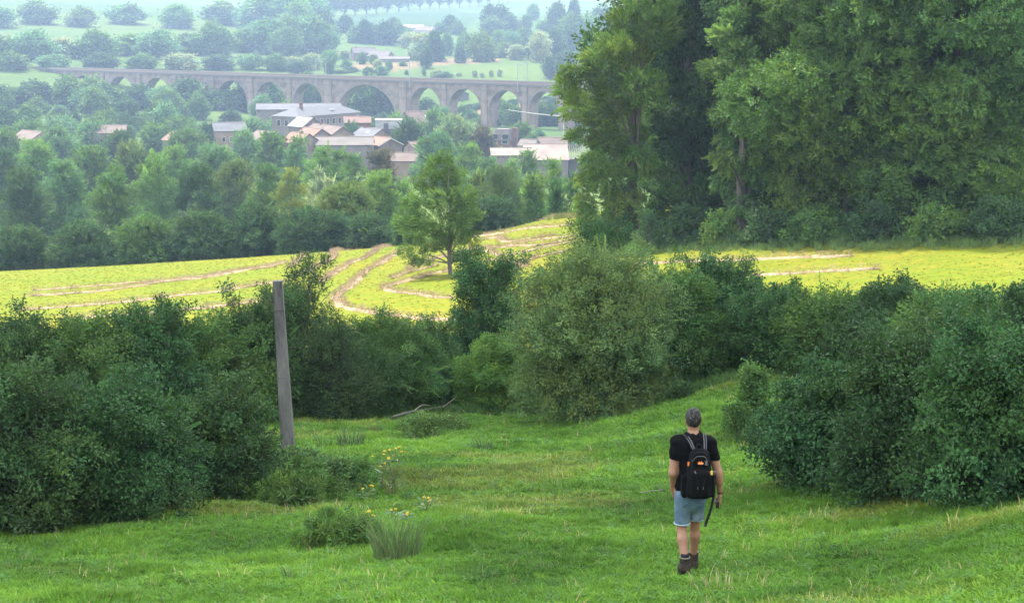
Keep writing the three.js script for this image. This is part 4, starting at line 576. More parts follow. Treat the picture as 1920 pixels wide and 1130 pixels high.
// ---------------------------------------------------------------- raked hay rows on the meadow
{
  const hayRow = noiseTexture(256, (u, v) => { const n = wrapNoise(u, v, 50, 3), m = wrapNoise(u, v, 8, 3, 4), k = 0.9 + 0.7 * n + 0.4 * m; return [0.31 * k, 0.228 * k, 0.148 * k]; }); hayRow.repeat.set(0.5, 0.5);
  const strawM = matte('#ffffff', 1, { map: hayRow, bumpMap: hayRow, bumpScale: 0.02 });
  const wisp = sprig(22, 0.5, 0.035, 0.9, 33), M = [], C = [], r = rng(300);
  const rows = [
    [[[548, 502], [560, 492], [576, 478]], 0.9], [[[557, 517], [599, 498], [620, 487], [653, 468], [676, 463]], 0.9], [[[600, 531], [608, 525], [623, 513], [650, 498], [686, 483], [728, 462]], 0.9],
    [[[753, 472], [707, 496], [677, 514], [659, 533], [637, 552], [629, 565], [641, 577], [674, 584], [725, 592], [771, 597], [843, 602], [900, 603]], 1.1],
    [[[819, 498], [792, 505], [753, 516], [735, 523]], 0.7], [[[842, 507], [789, 520], [741, 534], [722, 540], [738, 546], [771, 552], [801, 557], [850, 560]], 0.9], [[[880, 470], [830, 482], [790, 492], [760, 505]], 0.8],
    [[[886, 430], [937, 421], [999, 413], [1076, 408]], 1.0], [[[886, 444], [944, 437], [984, 429], [1043, 424], [1080, 420]], 1.5], [[[905, 450], [932, 445], [962, 453], [999, 446], [1040, 440]], 1.2], [[[925, 466], [992, 452], [1032, 447], [1080, 443]], 0.9], [[[880, 466], [920, 465], [977, 461], [1021, 459], [1076, 448]], 1.0], [[[860, 476], [900, 471], [942, 478], [968, 476], [1021, 463], [1080, 455]], 1.1],
    [[[960, 512], [970, 504], [988, 491], [1012, 482], [1039, 476], [1075, 470]], 1.1], [[[1190, 497], [1250, 493], [1300, 491], [1383, 488], [1480, 484], [1600, 480]], 1.2], [[[1260, 530], [1330, 524], [1400, 518], [1500, 512], [1650, 505]], 1.0], [[[890, 495], [930, 488], [960, 492], [990, 500]], 0.8],
    [[[535, 493], [470, 505], [390, 520], [300, 530], [200, 545], [60, 556]], 0.9], [[[540, 528], [480, 535], [400, 548], [300, 560], [180, 572], [40, 582]], 0.9], [[[560, 560], [500, 565], [400, 577], [280, 588], [120, 600]], 0.9], [[[520, 500], [430, 510], [330, 525], [200, 535], [60, 545]], 0.7],
  ];
  const ROWLABEL = [...[0, 1, 2].map((k) => `row of raked hay running up to the left brow, ${ORD[k]} from the left`), 'long curved row of raked hay bending round below the lone ash', 'short straight row of raked hay left of the lone ash', 'hooked row of raked hay left of the lone ash trunk', 'row of raked hay passing behind the lone ash trunk', ...[0, 1, 2, 3, 4, 5].map((k) => `row of raked hay on the upper right meadow, ${ORD[k]} below the brow`), 'slanting row of raked hay behind the hawthorn bush', 'row of raked hay along the verge of the wood', 'row of raked hay close behind the hedge at the right', 'short row of raked hay between glossy shrub and hawthorn', ...['second', 'third', 'fourth', 'first'].map((k) => `row of raked hay on the far left of the meadow, ${k} from the top`)];
  rows.forEach(([pts, wid], i) => {
    const c = new THREE.CatmullRomCurve3(pts.map(([x, y]) => ground(x, y, 58, 160))), len = c.getLength(), n = Math.max(8, Math.round(len / 0.45)), pos = [], uv = [], idx = [], K = 7;
    for (let j = 0; j <= n; j++) {
      const p = c.getPointAt(j / n), t = c.getTangentAt(j / n), side = V(-t.z, 0, t.x).normalize(), wob = fbm(j * 0.12, i * 9.1, 0, 3) * 0.45, ww = wid * 0.46 * (0.75 + 0.5 * noise(j * 0.3, i * 3.3)) * sstep(0, 4, Math.min(j, n - j) + 0.8);
      for (let k = 0; k <= K; k++) { const s = k / K * 2 - 1, x = p.x + side.x * (s * ww * 0.75 + wob), z = p.z + side.z * (s * ww * 0.75 + wob), hgt = (1 - s * s) * 0.11 * (0.55 + 0.9 * Math.abs(noise(j * 0.6, k * 0.8, i))) + (Math.abs(s) > 0.99 ? -0.06 : 0.01); pos.push(x, height(x, z) + hgt, z); uv.push(s * ww, j / n * len); if (j && k) { const a = (j - 1) * (K + 1) + k - 1, b = a + K + 1; idx.push(a, b, a + 1, a + 1, b, b + 1); } }
      for (let q = 0; q < 4; q++) { const s = (r() * 2 - 1) * 1.1, x = p.x + side.x * (s * ww * 0.8 + wob) + (r() - 0.5) * 0.4, z = p.z + side.z * (s * ww * 0.8 + wob) + (r() - 0.5) * 0.4, k = 0.16 + 0.2 * r(); M.push(new THREE.Matrix4().compose(V(x, height(x, z) + 0.1 * (1 - s * s), z), new THREE.Quaternion().setFromEuler(new THREE.Euler((r() - 0.5) * 2.4, r() * 6, (r() - 0.5) * 2.4)), V(k, k * 0.8, k))); const b = 0.75 + 0.5 * r(); C.push(RGB(0.33 * b, 0.243 * b, 0.155 * b)); }
    }
    const g = new THREE.BufferGeometry(); g.setAttribute('position', new THREE.Float32BufferAttribute(pos, 3)); g.setAttribute('uv', new THREE.Float32BufferAttribute(uv, 2)); g.setIndex(idx); g.computeVertexNormals();
    solo('hay_windrow', g, strawM, ROWLABEL[i], 'hay row', i < 3 ? 'rows up to the left brow' : i < 7 ? 'rows beside the ash' : i < 13 ? 'rows on the upper meadow' : i < 17 ? 'rows near the hedge at the right' : 'rows on the far left');
  });
  const im = new THREE.InstancedMesh(wisp, std('#ffffff', 1), M.length); M.forEach((m, k) => { im.setMatrixAt(k, m); im.setColorAt(k, C[k]); });
  im.name = 'loose_hay'; im.userData = { kind: 'stuff', label: 'loose dry hay strewn along the raked rows' }; im.castShadow = im.receiveShadow = true; scene.add(im);
  console.log('hay wisps', M.length);
}
// ---------------------------------------------------------------- small cumulus between the sun and the pasture (its shade lies on pasture and hedge)
{
  const r = rng(400), puffs = [], c0 = V(0, 40, -4).addScaledVector(SUN, 520);
  const puff = (x, y, z, s, sy) => { const g = new THREE.IcosahedronGeometry(1, 4), p = g.attributes.position; for (let i = 0; i < p.count; i++) { const v = V(p.getX(i), p.getY(i), p.getZ(i)), k = 1 + 0.22 * fbm(v.x * 2 + x, v.y * 2 + s, v.z * 2 + z, 3); p.setXYZ(i, x + v.x * s * k, y + v.y * sy * k, z + v.z * s * k); } g.computeVertexNormals(); puffs.push(g); };
  puff(0, 0, 0, 58, 16); for (let i = 0; i < 14; i++) { const a = i / 14 * 6.28; puff(Math.cos(a) * 46, 4 + 6 * r(), Math.sin(a) * 46, 15 + 6 * r(), 10 + 4 * r()); } for (let i = 0; i < 8; i++) puff((r() - 0.5) * 60, 16 + 8 * r(), (r() - 0.5) * 60, 18 + 8 * r(), 14 + 6 * r());
  const m = solo('cloud', mergeGeometries(puffs), std(RGB(0.9, 0.9, 0.9), 1), 'small white cumulus cloud above the pasture', undefined, undefined, 'structure'); m.position.copy(c0);
}
// ---------------------------------------------------------------- grass of the pasture
function bladeGeo(n, seed, o = {}) {
  const r = rng(seed), pos = [], idx = [], { rad = 0.5, w = 0.05, lean = 0.6, hmin = 0.5, segs = 2 } = o;
  for (let i = 0; i < n; i++) {
    const a = r() * 6.28, q = Math.sqrt(r()) * rad, x = Math.cos(a) * q, z = Math.sin(a) * q, h = hmin + (1 - hmin) * r(), la = a + (r() - 0.5) * 2, le = lean * (0.2 + r()) * h, wa = r() * 6.28, wx = Math.cos(wa) * w, wz = Math.sin(wa) * w, b = pos.length / 3;
    for (let s = 0; s < segs; s++) { const t = s / segs, k = 1 - t * 0.5, ox = Math.cos(la) * le * t * t, oz = Math.sin(la) * le * t * t; pos.push(x + ox - wx * k, h * t, z + oz - wz * k, x + ox + wx * k, h * t, z + oz + wz * k); }
    pos.push(x + Math.cos(la) * le, h * (1 - 0.15 * lean), z + Math.sin(la) * le);
    for (let s = 0; s < segs - 1; s++) { const c = b + s * 2; idx.push(c, c + 1, c + 2, c + 1, c + 3, c + 2); } const c = b + (segs - 1) * 2; idx.push(c, c + 1, c + 2);
  }
  const g = new THREE.BufferGeometry(); g.setAttribute('position', new THREE.Float32BufferAttribute(pos, 3)); g.setIndex(idx); g.computeVertexNormals(); return g;
}
const bladeMat = new THREE.MeshPhysicalMaterial({ color: '#ffffff', roughness: 0.95, specularIntensity: 0.3, transmission: 0.3, thickness: 0, side: THREE.DoubleSide });
function instanced(name, label, geo, mat, list) {
  const im = new THREE.InstancedMesh(geo, mat, list.length); list.forEach(([m, c], k) => { im.setMatrixAt(k, m); im.setColorAt(k, c); });
  im.name = name; im.userData = { kind: 'stuff', label }; im.castShadow = im.receiveShadow = true; scene.add(im); return im;
}
const E = new THREE.Euler(), Q = new THREE.Quaternion();
function mat4(x, y, z, tilt, turn, sx, sy) { return new THREE.Matrix4().compose(V(x, y, z), Q.setFromEuler(E.set((R0() - 0.5) * tilt, turn, (R0() - 0.5) * tilt)), V(sx, sy, sx)); }
{
  const A = [], B = [], D = [], H = [];
  const drop = (n, d0, d1, size, hgt) => {
    for (let i = 0; i < n; i++) {
      const d = Math.sqrt(lerp(d0 * d0, d1 * d1, R0())), x = (R0() * 2 - 1) * (0.44 * d + 5), z = -d, y = height(x, z) - 0.006, p = fbm(x * 0.55, z * 0.55, 4, 4), tall = sstep(0.1, 0.42, fbm(x * 0.9 + 31, z * 0.9, 8, 3)), dry = sstep(0.08, 0.42, fbm(x * 0.35 + 7, d * 0.6, 5, 3) + (d > 22 && d < 29 ? 0.16 : 0) + 0.12 * (R0() - 0.5));
      const s = size * (0.7 + 0.7 * R0()), k = 0.7 + 0.55 * R0() + 0.65 * p, yel = R0() * 0.5 + p * 0.6;
      const c = RGB(lerp((0.106 + 0.055 * yel) * k, 0.22 * k, dry * 0.5), lerp((0.24 + 0.02 * yel) * k, 0.23 * k, dry * 0.5), lerp(0.026 * k, 0.045 * k, dry * 0.5));
      (R0() < 0.5 ? A : B).push([mat4(x, y, z, 0.5, R0() * 6.28, s, hgt * (0.5 + 0.6 * R0() + 2.0 * tall * R0())), c]);
      if (R0() < 0.05) H.push([mat4(x, y + 0.02, z, 0.9, R0() * 6.28, s * 0.75, s * 0.4), RGB(0.1 * k, 0.21 * k, 0.05 * k)]);
      if (R0() < 0.009 + 0.03 * dry) D.push([mat4(x, y, z, 0.7, R0() * 6.28, 0.1 + 0.1 * R0(), hgt * (1.6 + 2.2 * R0())), RGB(0.42 * k, 0.36 * k, 0.17 * k)]);
    }
  };
  drop(105000, 11, 24, 0.085, 0.055); drop(80000, 24, 42, 0.13, 0.075); drop(32000, 42, 62, 0.2, 0.1);
  instanced('grass', 'short grazed green grass of the pasture', bladeGeo(13, 1, { w: 0.055 }), bladeMat, A); instanced('grass_tufts', 'denser tufts among the grazed pasture grass', bladeGeo(13, 2, { w: 0.07, lean: 0.9 }), bladeMat, B);
  instanced('dry_grass_stalks', 'thin straw-coloured stalks standing in the pasture', bladeGeo(4, 3, { w: 0.03, lean: 0.7, rad: 0.8 }), bladeMat, D); instanced('clover_leaves', 'small round-leaved herbs in the pasture turf', sprig(12, 0.4, 0.18, 0.9, 41), leafMat, H);
  { // scattered tussocks
    const T = [], r = rng(420); for (let i = 0; i < 520; i++) { const d = Math.sqrt(lerp(144, 44 * 44, r())), x = (r() * 2 - 1) * (0.36 * d + 1), k = 0.6 + 0.6 * r(), h = 0.05 + 0.11 * r() * r(); T.push([mat4(x, height(x, -d) - 0.01, -d, 0.3, r() * 6.28, 0.1 + 0.16 * r(), h), RGB(0.11 * k, 0.215 * k, 0.03 * k)]); }
    instanced('tussock_grass', 'darker tussocks of longer grass scattered over the pasture', bladeGeo(70, 9, { w: 0.022, lean: 0.75, rad: 0.9 }), bladeMat, T);
  }
  // stubble of the mown meadow
  const S = [], r = rng(410);
  for (let i = 0; i < 16000; i++) { const d = Math.sqrt(lerp(62 * 62, 158 * 158, r())), x = (r() * 2 - 1) * 0.36 * d, z = -d, p = fbm(x * 0.12, z * 0.12, 4, 3), k = 0.95 + 0.14 * r() + 0.1 * p, y = clamp(0.5 + p + 0.4 * (r() - 0.5), 0, 1); S.push([mat4(x, height(x, z) - 0.01, z, 0.6, r() * 6.28, 0.22, 0.06 + 0.05 * r()), RGB(lerp(0.13, 0.17, y) * k, lerp(0.155, 0.16, y) * k, 0.013 * k)]); }
  instanced('meadow_stubble', 'short yellow-green stubble of the mown meadow', bladeGeo(12, 5, { w: 0.05, lean: 0.6 }), bladeMat, S);
  // rough verges: foot of the hedge, foot of the wood, brow of the meadow
  const U = [], put = (px, py, n, sx, sd, h, col, from = 8, to = 200) => { const g = ground(px, py, from, to); for (let i = 0; i < n; i++) { const x = g.x + (r() - 0.5) * sx, z = g.z + (r() - 0.5) * sd, k = 0.7 + 0.6 * r(); U.push([mat4(x, height(x, z) - 0.02, z, 0.4, r() * 6.28, h * (0.3 + 0.3 * r()), h * (0.5 + 0.7 * r())), RGB(col[0] * k, col[1] * k, col[2] * k)]); } };
  for (let px = -60; px <= 1980; px += 30) put(px, px < 1150 ? 775 : px < 1420 ? 775 - (px - 1150) * 0.28 : 695, 26, 1.2, 1.0, 0.38, [0.08, 0.16, 0.04], 8, 62);
  for (let px = 1170; px <= 1980; px += 25) { put(px, 470 - (px - 1170) * 0.025, 26, 2.4, 5, 0.7, [0.12, 0.19, 0.05], 60); put(px, 462 - (px - 1170) * 0.025, 20, 2.4, 4, 1.1, [0.09, 0.16, 0.05], 60); }
  for (let px = 960; px <= 1090; px += 14) put(px, 414 - (px - 960) * 0.06, 16, 2, 3, 0.8, [0.17, 0.2, 0.05], 100, 175);
  for (let px = 560; px <= 860; px += 16) put(px, 772 - (px - 560) * 0.05, 14, 0.8, 0.6, 0.6, [0.07, 0.14, 0.045], 8, 62);
  instanced('rough_verge', 'longer rough grass and weeds along hedge and wood', bladeGeo(14, 6, { w: 0.04, lean: 0.7 }), bladeMat, U);
}
// ---------------------------------------------------------------- concrete post at the left
{
  const p = ground(541, 858), k = -p.z / F, concTex = noiseTexture(128, (u, v) => { const q = 0.08 + 0.05 * wrapNoise(u, v, 30, 4) + 0.07 * wrapNoise(u, v, 4, 3, 2); return [q, q * 0.97, q * 0.94]; });
  const g = thing('concrete_post', 'tall tapering grey concrete post with small bolt holes', 'post', p), H = 4.0, sh = std('#ffffff', 0.9, { map: concTex });
  const shaft = new THREE.CylinderGeometry(0.125, 0.19, H, 4, 8).rotateY(Math.PI / 4).translate(0, H / 2 - 0.3, 0); const m = part('shaft', shaft, sh, g); g.rotation.z = 0.036;
  for (let i = 0; i < 5; i++) { const y = 0.35 + i * 0.68, hw = lerp(0.134, 0.088, (y + 0.3) / H); const hole = part('bolt_hole', new THREE.CylinderGeometry(0.014, 0.014, 0.02, 10).rotateX(Math.PI / 2).translate(0.02, y, hw - 0.002), darkM, g); }
  part('wire_collar', box(0.21, 0.02, 0.21, 0, 3.1, 0), darkM, g);
}
// ---------------------------------------------------------------- plants of the pasture
function rush(px, py, h, rad, n, seed, label, col = [0.045, 0.085, 0.026]) {
  const g = ground(px, py), geo = bladeGeo(n, seed, { rad: rad / h, w: 0.0058 / h, lean: 0.5, hmin: 0.35, segs: 3 }).scale(h, h, h), r = rng(seed), cols = [];
  for (let i = 0; i < n; i++) { const k = 0.6 + 0.8 * r(), s = r() < 0.14 ? 0.6 : 0; for (let v = 0; v < 7; v++) cols.push(lerp(col[0], 0.26, s) * k, lerp(col[1], 0.21, s) * k, lerp(col[2], 0.1, s) * k); }
  geo.setAttribute('color', new THREE.Float32BufferAttribute(cols, 3));
  const m = solo('rush_clump', geo, rushMat, label, 'rushes', 'clumps of rushes in the pasture'); m.position.copy(g); m.position.y -= 0.02;
}
const rushMat = new THREE.MeshPhysicalMaterial({ color: '#ffffff', vertexColors: true, roughness: 0.95, transmission: 0.2, thickness: 0, side: THREE.DoubleSide });
rush(745, 1046, 0.66, 0.29, 260, 501, 'large upright clump of dark rushes in the near pasture', [0.075, 0.135, 0.034]);
rush(655, 838, 0.6, 0.3, 150, 502, 'rush clump behind the bramble mound'); rush(905, 843, 0.46, 0.2, 60, 503, 'sparse dark rush clump below the green hazel shrub'); rush(805, 902, 0.28, 0.11, 46, 504, 'small rush clump right of the tall ragwort');
rush(993, 964, 0.15, 0.11, 40, 505, 'tiny rush tuft in the middle of the pasture', [0.05, 0.09, 0.03]); rush(541, 1086, 0.25, 0.06, 14, 506, 'thin rush tuft at the lower left'); rush(1030, 1066, 0.1, 0.18, 60, 507, 'low dark grass tuft near the bottom', [0.07, 0.15, 0.03]); rush(735, 925, 0.4, 0.12, 34, 508, 'olive stalks standing beside the ragwort', [0.11, 0.12, 0.03]); rush(655, 1000, 0.25, 0.5, 120, 509, 'spreading low grass clump left of the large rushes', [0.09, 0.17, 0.035]); rush(880, 1085, 0.16, 0.3, 90, 510, 'low leafy tuft with thistle at the bottom', [0.08, 0.16, 0.035]); rush(890, 985, 0.14, 0.45, 140, 511, 'rough grass on the low mound in the pasture', [0.085, 0.16, 0.035]);
rush(1345, 1105, 0.22, 0.35, 60, 512, 'straw-coloured dry grass at the lower right', [0.36, 0.33, 0.15]); rush(830, 812, 0.16, 0.1, 24, 513, 'short rush tuft beside the bramble patch'); rush(605, 840, 0.5, 0.2, 40, 514, 'loose rushes by the foot of the post'); rush(700, 812, 0.4, 0.14, 30, 515, 'brown dock stalks in front of the hedge', [0.14, 0.08, 0.04]);
function bramble(px, py, topY, wPx, o, label) { shrub('bramble_patch', label, px, py, topY, wPx, { size: 0.22, density: 0.8, n: 22, stems: 5, stem: 0.02, flat: 0.7, clumpVar: 0.7, shootSpec: { count: 160, len: 0.22 }, ...o }, 'bramble patches in the pasture'); }
bramble(558, 905, 858, 110, { seed: 520, n: 30, color: [0.05, 0.095, 0.04], leaf: 'broad', size: 0.17, density: 1.1, flat: 0.6, shoots: 50 }, 'bramble mound against the foot of the post'); bramble(625, 922, 872, 90, { seed: 527, n: 26, color: [0.06, 0.105, 0.045], leaf: 'broad', size: 0.15, density: 1.1, flat: 0.55, shoots: 50 }, 'bramble mound with pale leaves right of the post'); bramble(565, 946, 892, 110, { seed: 528, n: 26, color: [0.062, 0.12, 0.036], leaf: 'fern', size: 0.3, density: 0.9, flat: 0.6 }, 'bracken growing in front of the bramble mound at the left edge'); rush(578, 946, 0.3, 0.14, 60, 517, 'rust-brown dead bracken stalks in the bramble mound', [0.16, 0.07, 0.035]);
bramble(650, 918, 880, 80, { seed: 521, color: [0.065, 0.14, 0.045], leaf: 'fern', size: 0.3 }, 'low bramble and fern at the right end of the mound');
bramble(790, 818, 786, 70, { seed: 522, color: [0.075, 0.13, 0.045], leaf: 'hedge' }, 'small bramble patch in front of the hedge'); bramble(845, 808, 794, 50, { seed: 523, color: [0.07, 0.12, 0.045], leaf: 'hedge', n: 10 }, 'flat bramble patch right of the small one'); bramble(1281, 746, 728, 20, { seed: 524, color: LEAF.dark, leaf: 'hedge', n: 8 }, 'little dark gorse tuft above the hiker'); bramble(1385, 832, 775, 45, { seed: 525, color: LEAF.hedge, leaf: 'hedge', n: 10, gap: -0.1 }, 'sparse bramble at the edge right of the hiker'); bramble(640, 1010, 980, 120, { seed: 526, color: [0.065, 0.125, 0.032], leaf: 'fern', n: 14, gap: -0.1, size: 0.24, flat: 0.5 }, 'low leafy weeds left of the large rushes');
const petal = std(RGB(0.52, 0.36, 0.015), 0.8), stemM = std(RGB(0.09, 0.13, 0.04), 0.9), brownStem = std(RGB(0.13, 0.08, 0.05), 0.9);
function ragwort(px, py, h, heads, seed, label) {
  const r = rng(seed), g = thing('ragwort', label, 'flower', ground(px, py), r() * 6, 'yellow ragwort plants'), n = Math.max(2, Math.round(heads / 2));
  for (let i = 0; i < n; i++) { const a = r() * 6.28, l = 0.12 * h + 0.1 * r(), tip = V(Math.cos(a) * l, h * (0.75 + 0.3 * r()), Math.sin(a) * l), st = part('stem', tube([V(0, -0.02, 0), V(tip.x * 0.3, tip.y * 0.5, tip.z * 0.3), tip], 0.006, 0.003, 5, 6), r() < 0.3 ? brownStem : stemM, g); const fl = []; for (let k = 0; k < 16; k++) { const b = r() * 6.28, q = 0.02 * Math.sqrt(r()); fl.push(new THREE.IcosahedronGeometry(0.0065 + 0.003 * r(), 0).scale(1.2, 0.5, 1.2).translate(tip.x + Math.cos(b) * q, tip.y + 0.02 * r(), tip.z + Math.sin(b) * q)); } part('flower_head', mergeGeometries(fl), petal, g); }
  part('leaves', sprig(22, 0.28, 0.045, 0.25, seed).scale(0.5, h * 0.8, 0.5), new THREE.MeshPhysicalMaterial({ color: RGB(0.08, 0.15, 0.045), roughness: 0.95, transmission: 0.3, side: THREE.DoubleSide }), g);
}
ragwort(690, 938, 0.22, 5, 531, 'yellow ragwort at the right end of the bramble mound'); ragwort(693, 1000, 0.3, 7, 532, 'yellow ragwort just above the large rushes'); ragwort(640, 1003, 0.15, 4, 533, 'low yellow ragwort left of the large rushes'); ragwort(798, 962, 0.26, 8, 534, 'yellow ragwort right of the large rushes'); ragwort(738, 922, 0.75, 14, 535, 'tall straggling ragwort behind the bramble mound'); ragwort(715, 922, 0.6, 12, 536, 'second tall ragwort left of the straggling one'); ragwort(742, 970, 0.12, 3, 537, 'tiny ragwort between the rushes and the tall plants'); ragwort(760, 975, 0.1, 2, 538, 'smallest ragwort left of the bright one'); ragwort(620, 776, 0.4, 2, 539, 'yellow flower in the dark hedge'); ragwort(765, 800, 0.2, 2, 540, 'faint yellow weed beside the small bramble patch');
// fallen branch, arched stem and stick
{
  const g = thing('fallen_branch', 'fallen grey branch lying at the foot of the hedge', 'branch', ground(735, 789)), o = g.position, P = (x, y, l = 0.08) => { const q = ground(x, y); q.y += l; return q.sub(o); };
  part('bough', tube([P(735, 789, 0.1), P(765, 784, 0.16), P(800, 778, 0.16), P(850, 772, 0.2)], 0.042, 0.018, 7, 12), bark, g); part('twig', tube([P(775, 782, 0.16), P(792, 780, 0.32), P(806, 778, 0.28)], 0.025, 0.01, 5, 6), paleBark, g); part('twig', tube([P(830, 775, 0.18), P(852, 770, 0.36), P(858, 766, 0.45)], 0.02, 0.008, 5, 6), paleBark, g); part('twig', tube([P(840, 773, 0.18), P(860, 775, 0.16), P(872, 780, 0.1)], 0.016, 0.006, 5, 6), paleBark, g);
  const q = ground(748, 762), d = -q.z, b = (x, y) => at(x, y, d - 2.2);
  solo('arched_branch', tube([b(748, 762), b(760, 742), b(763, 728), b(757, 718), b(750, 714)], 0.03, 0.014, 6, 12), paleBark, 'bare arched pale stem hanging in the hedge', 'branch');
  const a = ground(1200, 927), c = ground(1246, 923); a.y += 0.03; c.y += 0.035; const s = thing('stick', 'short pale stick lying in the grass left of the hiker', 'stick', a); part('shaft', tube([V(0, 0, 0), c.clone().sub(a).multiplyScalar(0.5).add(V(0, 0.01, 0)), c.clone().sub(a)], 0.008, 0.01, 6, 6), std(RGB(0.22, 0.2, 0.17), 0.8), s); part('dark_end', tube([c.clone().sub(a).multiplyScalar(0.82).add(V(0, 0.004, 0)), c.clone().sub(a).multiplyScalar(1.02)], 0.019, 0.019, 6, 3), darkM, s);
}
// bare twigs sticking out above the hedge by the post, and taller sprays over the hawthorn
{
  const g = thing('bare_twigs', 'bare grey twigs sticking out of the hedge beside the post', 'twigs', ground(590, 770)), o = g.position, d = -o.z + 0.5, r = rng(601), b = (x, y, k = 0) => at(x, y, d + k).sub(o);
  [[[572, 600], [580, 540], [584, 500], [590, 488]], [[575, 590], [600, 545], [612, 520]], [[590, 580], [620, 548], [640, 535], [650, 530]], [[570, 620], [588, 570], [602, 540], [600, 520]], [[585, 600], [625, 560], [640, 556]], [[560, 560], [566, 520], [575, 500]], [[600, 600], [618, 575], [630, 545]], [[590, 560], [575, 530], [560, 512]]].forEach((p) => part('twig', tube(p.map(([x, y]) => b(x, y, (r() - 0.5) * 0.5)), 0.014, 0.005, 5, 8), paleBark, g));
}
// ---------------------------------------------------------------- the hiker
function surfaceNet(sdf, lo, hi, cell) {                          // naive surface nets: mesh of sdf = 0
  const n = [0, 1, 2].map((k) => Math.ceil((hi[k] - lo[k]) / cell) + 1), [nx, ny, nz] = n, f = new Float32Array(nx * ny * nz), id = (i, j, k) => i + nx * (j + ny * k);
  for (let k = 0; k < nz; k++) for (let j = 0; j < ny; j++) for (let i = 0; i < nx; i++) f[id(i, j, k)] = sdf(lo[0] + i * cell, lo[1] + j * cell, lo[2] + k * cell);
  const pos = [], vi = new Int32Array(nx * ny * nz).fill(-1), idx = [];
  for (let k = 0; k < nz - 1; k++) for (let j = 0; j < ny - 1; j++) for (let i = 0; i < nx - 1; i++) {
    let c = 0, x = 0, y = 0, z = 0, mask = 0; const v = []; for (let b = 0; b < 8; b++) { v[b] = f[id(i + (b & 1), j + ((b >> 1) & 1), k + (b >> 2))]; if (v[b] < 0) mask |= 1 << b; }
    if (mask === 0 || mask === 255) continue;
    for (let a = 0; a < 8; a++) for (const m of [1, 2, 4]) { if (a & m) continue; const b = a | m; if ((v[a] < 0) === (v[b] < 0)) continue; const t = v[a] / (v[a] - v[b]); x += (a & 1) + (m === 1 ? t : 0); y += ((a >> 1) & 1) + (m === 2 ? t : 0); z += (a >> 2) + (m === 4 ? t : 0); c++; }
    vi[id(i, j, k)] = pos.length / 3; pos.push(lo[0] + (i + x / c) * cell, lo[1] + (j + y / c) * cell, lo[2] + (k + z / c) * cell);
  }
  const quad = (a, b, c, d, flip) => { if (a < 0 || b < 0 || c < 0 || d < 0) return; flip ? idx.push(a, c, b, a, d, c) : idx.push(a, b, c, a, c, d); };
  for (let k = 1; k < nz - 1; k++) for (let j = 1; j < ny - 1; j++) for (let i = 1; i < nx - 1; i++) {
    const s = f[id(i, j, k)] < 0;
    if (s !== f[id(i + 1, j, k)] < 0) quad(vi[id(i, j - 1, k - 1)], vi[id(i, j, k - 1)], vi[id(i, j, k)], vi[id(i, j - 1, k)], !s);
    if (s !== f[id(i, j + 1, k)] < 0) quad(vi[id(i - 1, j, k - 1)], vi[id(i - 1, j, k)], vi[id(i, j, k)], vi[id(i, j, k - 1)], !s);
    if (s !== f[id(i, j, k + 1)] < 0) quad(vi[id(i - 1, j - 1, k)], vi[id(i, j - 1, k)], vi[id(i, j, k)], vi[id(i - 1, j, k)], !s);
  }
  const g = new THREE.BufferGeometry(); g.setAttribute('position', new THREE.Float32BufferAttribute(pos, 3)); g.setIndex(idx); g.computeVertexNormals();
  const uv = new Float32Array(pos.length / 3 * 2); for (let i = 0; i < pos.length / 3; i++) { uv[2 * i] = pos[3 * i] + pos[3 * i + 2] * 0.7; uv[2 * i + 1] = pos[3 * i + 1]; } g.setAttribute('uv', new THREE.BufferAttribute(uv, 2)); return g;
}
const cone = (x, y, z, a, b, ra, rb, sz = 1) => { z *= sz; const az = a[2] * sz, bz = b[2] * sz, dx = b[0] - a[0], dy = b[1] - a[1], dz = bz - az, t = clamp(((x - a[0]) * dx + (y - a[1]) * dy + (z - az) * dz) / (dx * dx + dy * dy + dz * dz), 0, 1); return Math.hypot(x - a[0] - dx * t, y - a[1] - dy * t, z - az - dz * t) - lerp(ra, rb, t); };
const ell = (x, y, z, c, r) => { const k = Math.hypot((x - c[0]) / r[0], (y - c[1]) / r[1], (z - c[2]) / r[2]); return (k - 1) * Math.min(...r); };
const smin = (a, b, k) => { const h = Math.max(k - Math.abs(a - b), 0) / k; return Math.min(a, b) - h * h * k * 0.25; };
const rbox = (x, y, z, c, h, r) => { const a = Math.abs(x - c[0]) - h[0] + r, b = Math.abs(y - c[1]) - h[1] + r, d = Math.abs(z - c[2]) - h[2] + r; return Math.hypot(Math.max(a, 0), Math.max(b, 0), Math.max(d, 0)) + Math.min(Math.max(a, b, d), 0) - r; };
